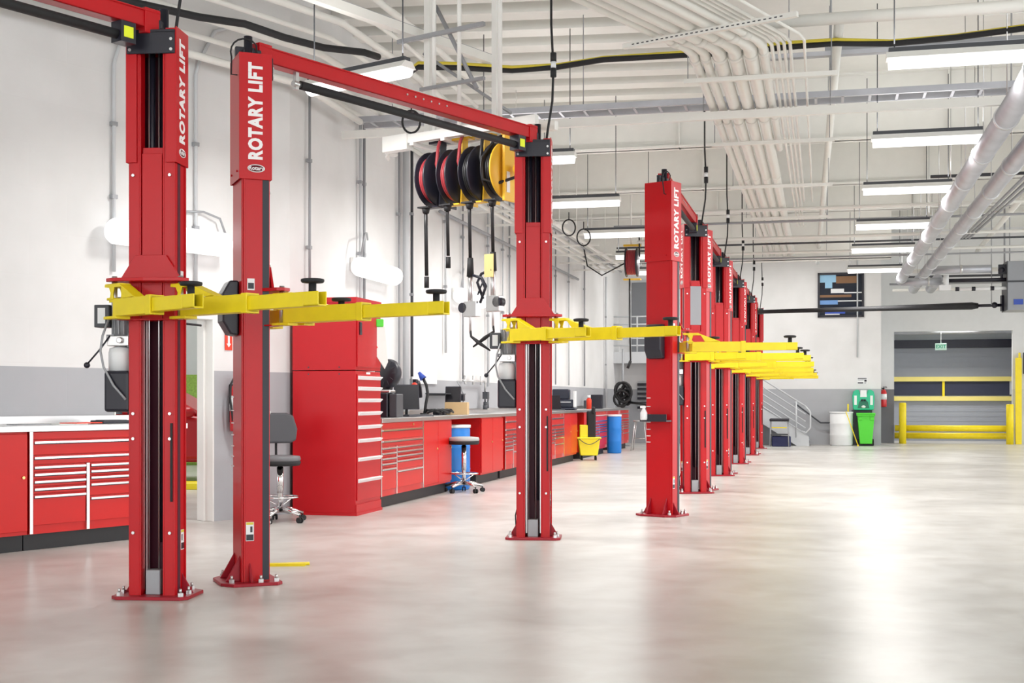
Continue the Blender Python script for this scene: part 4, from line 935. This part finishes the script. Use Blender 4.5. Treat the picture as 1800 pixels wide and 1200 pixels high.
# ================================================================== REEL RACK
RK = Vector((-1.02, 12.95, 0)); RA = NEAR.rot-R(90)        # local +x = n1 (towards aisle), y = u1
t = thing('reel_rack', 'white ceiling-hung rack carrying the four hose reels', 'rack', RK+Vector((0, 0, 3.86)), RA)
mb = MB(); mb.box(-.10, 1.55, -.03, .03, 0, .09); mb.box(-.10, 1.55, .30, .36, 0, .09); mb.box(-.35, -.02, -.05, .05, -.06, .10); mb.build('rails', WHT, t, .003)
mb = MB()
for x in (.02, .42, .82, 1.2): mb.box(x, x+.05, -.05, .38, -.03, 0)
mb.build('cross_bars', WHT, t)
mb = MB()
for x, w in ((.12, .036), (.97, .028)): mb.box(x-w, x+w, .10, .10+2*w, .09, H-3.86)
mb.build('hanger_post', WHT, t)
mb = MB()
for x in (.30, .62, 1.12): mb.cyl((x, 0, .05), (x, 0, H-3.86), .022, n=10)
mb.build('hanger_pipe', WHT, t)
mb = MB(); mb.box(-.15, .95, -.05, -.01, 1.02, 1.06); mb.build('horizontal_strut', GRY, t); mb = MB(); mb.box(.15, .95, -.05, -.01, .50, .53); mb.build('horizontal_strut', GRY, t)
mb = MB(); mb.tube([(.28, .05, 1.35), (.80, .05, .45)], .022, 6); mb.tube([(.0, .2, .95), (1.1, .2, .2)], .018, 6); mb.build('diagonal_brace', GRY, t)
mb = MB(); mb.tube([(-.3, .02, .03), (-.5, .2, .0), (-.75, .5, .06), (-1.0, .9, .14)], .03); mb.tube([(-.3, .02, -.03), (-.5, .2, -.05), (-.75, .5, .0)], .02); mb.build('supply_pipes', WHT, t)
def reel(label, k, flange, frame, hosem, end, drop):
    x0 = .17+.275*k; t = thing('hose_reel', label, 'hose reel', RK + Matrix.Rotation(RA, 3, 'Z') @ Vector((x0, .12, 3.48)), RA, 'hose reels hanging from the white rack')
    AX = Matrix.Rotation(R(90), 4, 'Y'); r = .275
    mb = MB(); mb.lathe([(.03, .0), (r, .0), (r+.008, .008), (r, .014), (.03, .03)], n=40, M=AX @ Matrix.Translation((0, 0, .0))); mb.build('rear_flange', BLK, t)
    mb = MB(); mb.lathe([(.03, .0), (.12, -.02), (r-.02, .0), (r+.004, -.006), (r+.008, .0), (r, .012), (.12, .012), (.03, .02)], n=40, M=AX @ Matrix.Translation((0, 0, .115))); mb.build('front_flange', flange, t)
    mb = MB()
    for j in range(4): mb.lathe([(.15, .022+.022*j), (.225, .020+.022*j), (.236, .030+.022*j), (.225, .040+.022*j), (.15, .040+.022*j)], n=32, M=AX)
    mb.build('hose_coil', hosem, t)
    mb = MB()
    if frame is YEL2 and k == 3:
        mb.box(.15, .18, -.12, .10, -.30, .36); mb.box(.14, .24, -.13, .13, .33, .38); mb.lathe([(.05, 0), (.05, .05)], M=AX @ Matrix.Translation((0, 0, .22)))
    else:
        mb.prism([(-.04, .38), (.06, .38), (.03, .0), (.06, -.22), (.22, -.25), (.22, -.28), (-.06, -.28), (-.04, 0)], .135, .15, M=YZ)
        mb.box(.0, .24, -.05, .05, .36, .385); mb.box(-.02, .20, -.16, -.06, -.30, -.285)
    mb.build('bracket', frame, t, .003)
    if k == 3:
        mb = MB(); mb.box(.181, .184, -.09, -.04, -.22, -.02); mb.build('spec_label', WPL, t)
        mb = MB(); mb.tube([(.13, 0, .37), (.05, -.10, .30), (.0, -.25, .1), (.02, -.26, -.1), (.10, -.15, -.14), (.25, -.05, -.08), (.27, 0, .04)], .016); mb.build('inlet_hose', HOSE, t)
    else:
        mb = MB(); mb.tube([(.16, -.05, .40), (.20, -.14, .30), (.21, -.18, .12), (.21, -.12, -.02), (.21, -.04, .0), (.21, .0, .08)], .017); mb.build('inlet_hose', hosem, t)
    mb = MB(); mb.box(.02, .16, -.25, -.19, -.31, -.295); mb.cyl((.09, -.2, -.36), (.09, -.2, -.30), .03, .045); mb.build('hose_guide', RUB, t)
    mb = MB(); zz = drop-3.48; mb.tube([(.09, -.2, -.30), (.09, -.2, zz*.5), (.10, -.2, zz)], .017 if k else .019); hs = mb.build('hanging_hose', HOSE, t)
    if end == 'plain':
        mb = MB(); mb.cyl((.10, -.2, zz-.01), (.10, -.2, zz-.12), .024); mb.build('hose_end', RUB, hs)
    else:
        mb = MB(); mb.cyl((.10, -.2, zz+.02), (.10, -.2, zz-.16), .028, .036); mb.build('swivel', RUB, hs)
        mb = MB(); mb.cyl((.10, -.2, zz-.16), (.10, -.2, zz-.40), .026); mb.cyl((.10, -.2, zz-.40), (.10, -.2, zz-.70), .012)
        mb.box(.04, .20, -.24, -.16, zz-.55, zz-.40); mb.build('gun_body', STEEL, hs, .006)
        sg = 1 if k == 2 else -1
        mb = MB(); mb.tube([(.10, -.2, zz-.14), (.10+.14*sg, -.2, zz-.18), (.10+.19*sg, -.2, zz-.26), (.10+.12*sg, -.2, zz-.42)], .014); mb.tube([(.10+.15*sg, -.2, zz-.22), (.10+.09*sg, -.2, zz-.34)], .008)
        mb.cyl((.10-.07*sg, -.24, zz-.46), (.10-.07*sg, -.16, zz-.46), .05); mb.build('trigger_guard', BLK, hs)
        mb = MB(); mb.tube([(.10, -.2, zz-.68), (.11, -.2, zz-.74), (.10+.10*sg, -.2, zz-.80), (.10+.24*sg, -.2, zz-.88)], [.012, .012, .02, .008]); mb.build('nozzle', RUB, hs)
        if k == 3:
            mb = MB(); mb.box(.02, .13, -.235, -.23, zz-.22, zz); mb.build('yellow_tag', mat('tag_tan', (.75, .60, .25), .6), hs)
    return t
reel('leftmost black hose reel with red hose hanging from the rack', 0, BLK, BLK, HOSER, 'plain', 2.50)
reel('second hose reel from the left, black with red hose and yellow bracket', 1, BLK, YEL2, HOSER, 'plain', 2.68)
reel('third hose reel from the left, black, with a metering gun on its hose', 2, BLK, YEL2, HOSE, 'gun', 2.62)
reel('rightmost yellow hose reel next to the middle lift column, with a tagged gun', 3, YEL2, YEL2, HOSE, 'gun', 2.66)
# far single reel
t = thing('hose_reel', 'single far hose reel with red hose left of the third lift', 'hose reel', FAR.P(12.6, 1.9, 4.05), FAR.rot-R(90), 'far hose reel')
AX = Matrix.Rotation(R(90), 4, 'Y') 
mb = MB(); mb.lathe([(.03, 0), (.30, 0), (.30, .015), (.03, .02)], n=32, M=AX); mb.lathe([(.03, 0), (.30, 0), (.30, .015), (.03, .02)], n=32, M=AX @ Matrix.Translation((0, 0, .22))); mb.build('flanges', BLK, t)
mb = MB()
for j in range(6): mb.lathe([(.15, .02+.033*j), (.245, .02+.033*j), (.255, .036+.033*j), (.245, .05+.033*j), (.15, .05+.033*j)], n=28, M=AX)
mb.build('hose_coil', HOSER, t)
mb = MB(); mb.box(-.05, .30, -.06, .06, .32, .36); mb.box(-.05, .30, -.06, .06, -.36, -.33); mb.build('bracket', YEL2, t)
mb = MB(); mb.tube([(.1, -.2, -.35), (.1, -.2, -1.2), (.12, -.2, -2.0)], .016); mb.cyl((.12, -.2, -2.0), (.06, -.2, -2.15), .03); mb.build('hanging_hose', HOSE, t)
mb = MB(); mb.tube([(-.9, 0, .45), (-.8, 0, -.05), (-.5, 0, -.25), (-.2, 0, -.1), (0, 0, 0)], .014); mb.tube([(-.2, -.1, .5), (-.05, -.1, .72), (.15, -.1, .72), (.28, -.1, .5), (.29, -.1, .1)], .016); mb.build('inlet_hose', HOSE, t)
mb = MB(); mb.cyl((.1, 0, .36), (.1, 0, H-4.05), .02); mb.build('hanger_post', WHT, t)

# ================================================================== BACK OF THE ROOM
# stairs with landing
t = thing('staircase', 'grey steel stairs climbing left along the back wall', 'stairs', FAR.P(SB-.55, 5.42), FAR.rot-R(90))      # local +x = right, y = towards the back wall... 
rise, runl, Wst = 2.60, 4.0, .5
mb = MB(); ns = 14
for k in range(ns):
    x = -runl*(k+.5)/ns; z = rise*(k+1)/ns-.03; mb.box(x-.16, x+.16, -.42, .45, z-.03, z)
mb.build('treads', GRY, t)
for y, nm in ((-.47, 0), (.45, 1)):
    mb = MB(); mb.prism([(0, 0), (-.02, .24), (-runl, rise+.06), (-runl, rise-.22), (-.34, 0)], -y-.03, -y, M=XZ); mb.build('stringer', LGRY, t)
mb = MB(); mb.box(-5.55, -runl, -.5, .5, rise-.30, rise); mb.box(-5.55, -runl, -.52, -.5, rise-.30, rise+.02); mb.build('landing', LGRY, t)
mb = MB()
def sl(x): return -x/runl*rise
for x in (-.35, -1.35, -2.35, -3.35):
    mb.cyl((x, -.48, sl(x)), (x, -.48, sl(x)+1.0), .022, n=8)
for h in (1.02, .80, .60, .42, .26): mb.cyl((-.1, -.48, sl(-.1)+h), (-runl, -.48, rise+h), .018 if h < 1 else .022, n=8)
mb.tube([(-.1, -.48, sl(-.1)+1.02), (.0, -.48, sl(0)+.97), (.03, -.48, .9), (.03, -.48, .5), (-.08, -.48, .36), (-.2, -.48, .40)], .022)
mb.build('railing', LGRY, t)
mb = MB()
for h in (1.02, .8, .6, .4, .2): mb.cyl((-5.5, -.48, rise+h), (-runl, -.48, rise+h), .02, n=8)
for x in (-5.5, -4.75, -4.0): mb.cyl((x, -.48, rise), (x, -.48, rise+1.02), .022, n=8)
mb.build('landing_railing', LGRY, t)
mb = MB(); mb.tube([(-.4, .42, sl(-.4)+.9), (.3, .42, .62), (.75, .42, .62), (.8, .47, .66)], .022); mb.build('wall_handrail', DGRY, t)
mb = MB(); mb.cyl((-5.45, -.3, 0), (-5.45, -.3, rise-.3), .04); mb.cyl((-4.1, -.3, 0), (-4.1, -.3, rise-.3), .04); mb.build('landing_posts', LGRY, t)
# landing door
mb = MB(); mb.m(0).box(SB-.03, SB, -1.5, -.30, 2.6, 4.75); mb.m(1).box(SB-.06, SB-.03, -1.42, -.38, 2.6, 4.67)
struct(mb.build('door_2', [LGRY, mat('door_grey', (.20, .21, .23), .5)], None, loc=(K.x, K.y, 0), rz=FAR.rot))
# louvred vent panel under landing
t = thing('wall_louver', 'dark slatted rack on the back wall under the stair landing', 'rack', FAR.P(SB-.02, .9, .95), FAR.rot-R(90))
mb = MB(); mb.box(-.35, .35, -.02, 0, 0, .85); mb.build('backing', LGRY, t)
mb = MB()
for k in range(6): mb.box(-.35, .35, -.14, -.02, .05+.135*k, .12+.135*k)
mb.build('slats', BLK, t)
# table / cart by the stairs
t = thing('step_table', 'small dark folding step table in front of the stairs', 'table', FAR.P(22.2, 4.64), FAR.rot-R(90))
mb = MB(); mb.box(-.26, .26, -.2, .2, .68, .76); mb.build('top', BLK, t, .02)
mb = MB(); mb.box(-.25, .25, -.18, .18, .30, .34); mb.build('lower_shelf', DGRY, t)
mb = MB(); mb.box(-.2, .2, -.205, -.19, .50, .53); mb.build('yellow_strip', YEL, t)
for sx in (-1, 1):
    for sy in (-1, 1):
        mb = MB(); mb.cyl((sx*.23, sy*.16, .7), (sx*.25, sy*.18, 0), .015); mb.build('leg', GRY, t)
mb = MB(); mb.box(-.20, .30, -.15, .18, 0, .28); tag(mb.build('crate', mat('navy', (.01, .015, .08), .5), None, .02, loc=FAR.P(22.2, 4.64), rz=FAR.rot-R(90)), 'dark navy crate under the step table', 'crate')
# window 1 in the back wall
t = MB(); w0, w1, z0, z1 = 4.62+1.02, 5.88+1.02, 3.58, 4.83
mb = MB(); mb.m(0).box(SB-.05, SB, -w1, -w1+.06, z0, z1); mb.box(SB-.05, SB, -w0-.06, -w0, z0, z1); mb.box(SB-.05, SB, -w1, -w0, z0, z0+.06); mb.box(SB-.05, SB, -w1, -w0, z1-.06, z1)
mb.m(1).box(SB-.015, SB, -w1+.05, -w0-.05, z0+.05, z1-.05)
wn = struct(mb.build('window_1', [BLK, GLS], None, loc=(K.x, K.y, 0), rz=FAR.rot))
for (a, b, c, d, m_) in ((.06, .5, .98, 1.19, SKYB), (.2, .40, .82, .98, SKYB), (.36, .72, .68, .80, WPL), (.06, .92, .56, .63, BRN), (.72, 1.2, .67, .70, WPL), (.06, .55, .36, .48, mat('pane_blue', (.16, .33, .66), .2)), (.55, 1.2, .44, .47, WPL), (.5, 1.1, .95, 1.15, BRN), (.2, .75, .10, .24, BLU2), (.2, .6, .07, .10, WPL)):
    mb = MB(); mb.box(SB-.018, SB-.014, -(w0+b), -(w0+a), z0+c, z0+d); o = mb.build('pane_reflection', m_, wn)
# bollards and rails at the opening
def bollard(label, o, h, r=.10):
    mb = MB(); mb.lathe([(.02, 0), (r, 0), (r, h-.02), (r*.8, h), (.02, h)], n=24); return tag(mb.build('bollard', YEL, None, loc=FAR.P(SR-.35, o), rz=0), label, 'bollard', 'yellow bollards at the big opening')
bollard('yellow bollard at the left of the big opening', 8.02, 1.18)
bollard('yellow bollard at the right of the big opening', 10.93, 1.14)
t = thing('barrier_frame', 'tall yellow door guard post at the right of the opening', 'post', FAR.P(SR-.2, 11.18), FAR.rot-R(90))
mb = MB(); mb.box(-.08, .08, -.06, .06, 0, 2.45); mb.box(.0, .05, -.05, .05, 2.45, 2.6); mb.build('post', YEL, t, .006); mb = MB(); mb.box(.12, .2, -.06, .04, 2.0, 2.6); mb.tube([(.2, 0, 2.3), (.3, 0, 1.6), (.33, 0, .9)], .02); mb.build('track_gear', BLK, t)
run('guard_rail', [FAR.P(SR-.1, 7.82, .44), FAR.P(SR-.1, 11.0, .44)], .09, YEL, 'upper low yellow guard rail across the opening', 'rail')
run('guard_rail', [FAR.P(SR+.1, 7.82, .22), FAR.P(SR+.1, 11.0, .22)], .09, YEL, 'lower yellow guard rail close to the floor in the opening', 'rail')
# roller door beyond
SD = 28.2
t = thing('roller_door', 'grey roller door with yellow rails and dark windows beyond the opening', 'door', FAR.P(SD, 7.0), FAR.rot-R(90))
DG = mat('roller_grey', (.34, .36, .41), .5)
mb = MB(); mb.box(0, 5.2, 0, .06, .0, 2.85)
for k in range(19): mb.box(0, 5.2, -.008, 0, .15*k, .15*k+.02)
mb.build('curtain', DG, t)
mb = MB()
for a, b in ((.3, 2.35), (2.42, 4.9)): mb.box(a, b, -.02, -.01, 1.40, 1.86)
mb.build('window_strip', mat('strip_navy', (.03, .035, .07), .6), t)
for z in (1.30, 1.90):
    mb = MB(); mb.box(0, 5.2, -.10, -.02, z-.07, z+.07); mb.build('rail', mat('pale_yellow', (.85, .72, .22), .45), t)
mb = MB(); mb.box(2.35, 2.42, -.06, -.02, 1.37, 1.87); mb.build('mullion', YEL, t)
mb = MB(); mb.box(4.3, 4.65, -.03, -.02, 1.42, 1.85); mb.build('notice', LGRY, t)
mb = MB(); mb.box(0, 5.2, -.25, .1, 2.85, 3.10); mb.build('roll_housing', mat('housing_black', (.015, .015, .03), .4), t)
mb = MB(); mb.box(SD+.1, SD+.3, -16, -5, 0, 4.2); struct(mb.build('wall_beyond', WALLR, None, loc=(K.x, K.y, 0), rz=FAR.rot))
mb = MB(); mb.box(SR+.2, SD+.1, -16, -7.3, 3.75, 3.95); struct(mb.build('ceiling_beyond', mat('soffit_blue', (.35, .42, .47), .5), None, loc=(K.x, K.y, 0), rz=FAR.rot))
mb = MB(); mb.box(SR+.2, SD+.1, -7.3, -7.1, 0, 3.95); struct(mb.build('wall_passage', WALLR, None, loc=(K.x, K.y, 0), rz=FAR.rot))
run('passage_duct', [FAR.P(SR+1.2, 7.4, 3.35), FAR.P(SR+1.2, 12, 3.35)], .14, ALU, 'silver duct crossing above the roller door', 'duct', n=16)
t = thing('exit_sign', 'green and white EXIT sign hanging in the big opening', 'sign', FAR.P(SR+.6, 9.15, 2.72), FAR.rot-R(90))
mb = MB(); mb.box(-.16, .16, -.02, .02, 0, .2); mb.build('panel', mat('exit_panel', (.62, .88, .76), .4), t, .004)
text_part('exit_lettering', 'EXIT', .14, facing((0, -1, 0), pos=(0, -.021, .10)), mat('exit_green', (.02, .45, .25), .4), t, bold=.003)
mb = MB(); mb.cyl((0, 0, .2), (0, 0, .55), .01); mb.build('stem', WPL, t)
# wall gear at the right edge
t = thing('door_controls', 'black chain hoist and control cables on the wall at the right edge', 'controls', FAR.P(SR-.03, 11.6, .9), FAR.rot-R(90))
mb = MB(); mb.box(-.05, .10, -.1, 0, 1.0, 1.35); mb.tube([(0, -.1, 1.1), (.03, -.1, .6), (.0, -.1, .1)], .02); mb.ball((0, -.1, .05), .06); mb.tube([(.1, -.05, 2.6), (.12, -.05, 1.3)], .015); mb.build('gear', DGRY, t)
# thin mark pipe on back wall
run('wall_conduit', [FAR.P(SB-.04, 6.72, 1.55+.9), FAR.P(SB-.04, 6.72, 5.6)], .02, LGRY, 'white conduit on the back wall right of the black-framed window', 'conduit')

# ================================================================== OUTSIDE THE DOORWAY: car
def car():
    t = thing('car', 'red car parked beyond the doorway, seen between the first two columns', 'car', (-5.55, 20.0, 0.10), R(0))
    prof = [(-2.15, .25), (-2.2, .55), (-2.1, .85), (-1.6, .92), (.75, .93), (1.5, .82), (2.1, .62), (2.2, .40), (2.15, .22)]
    Wc = .88
    mb = MB(); mb.prism(prof, -Wc, Wc, M=XZ); mb.build('body', CARR, t, .09, seg=4)
    roof = [(-1.55, .90), (-.95, 1.33), (-.4, 1.40), (.15, 1.36), (.95, .92)]
    mb = MB(); mb.prism(roof, -Wc+.16, Wc-.16, M=XZ); mb.build('cabin', CARR, t, .06, seg=3)
    for y in (-Wc+.152, Wc-.16):
        mb = MB(); mb.prism([(-1.30, .95), (-.88, 1.27), (-.32, 1.33), (-.32, .95)], -y-.01, -y, M=XZ); mb.prism([(-.24, .95), (-.24, 1.33), (.12, 1.29), (.76, .95)], -y-.01, -y, M=XZ)
        mb.build('side_glass', GLS, t)
    mb = MB(); mb.ball((.72, -Wc-.06, .98), .12, 1, .7, .7); mb.ball((.72, Wc+.06, .98), .12, 1, .7, .7); mb.build('mirror', CARR, t)
    mb = MB(); mb.box(-.30, -.295, -Wc-.002, -Wc+.002, .3, .9); mb.box(.86, .865, -Wc-.002, -Wc+.002, .3, .9); mb.build('door_gap', BLK, t)
    mb = MB(); mb.box(-.20, -.04, -Wc-.02, -Wc, .72, .75); mb.build('door_handle', CARR, t)
    for x in (-1.35, 1.38):
        for y in (-Wc+.08, Wc-.08):
            mb = MB(); mb.cyl((x, y-.11, .22), (x, y+.11, .22), .32, n=28); w = mb.build('wheel', TIRE, t, .02)
            mb = MB(); mb.cyl((x, y-.115, .22), (x, y+.115, .22), .20, n=20); mb.build('rim', STEEL, w)
    return t
car()
t = thing('floor_ramp', 'low yellow ramp on the floor under the red car', 'ramp', (-5.2, 18.2, 0), 0)
mb = MB(); mb.box(-1.6, 1.2, -.18, .18, 0, .10); mb.build('ramp', YEL, t, .01)
mb = MB(); mb.box(-14, 0, 0, .2, 0, H); struct(mb.build('wall_outside', WALLR, None, loc=(-1.6, 27, 0)))
t = thing('hedge', 'green hedge strip behind the red car', 'hedge', (-7.5, 25.2, 0), 0)
mb = MB(); mb.box(-5, 5, -.5, .5, 0, 1.75); mb.build('foliage', HEDGE, t, .05)
mb = MB(); mb.tube([(0, 0, .012), (.25, .02, .012), (.45, .05, .012)], .012); mb.box(0, .42, -.02, .03, 0, .02)
tag(mb.build('yellow_strap', YEL, None, loc=(-2.0, 9.75, 0), rz=R(4)), 'yellow tool lying on the floor behind the second lift column', 'tool')
# lamp for the space outside the doorway
l = bpy.data.lights.new('bay_lamp', 'AREA'); l.size = 4; l.energy = 160; lo = bpy.data.objects.new('bay_lamp', l); COL.objects.link(lo); lo.location = (-6, 19, 5.9)
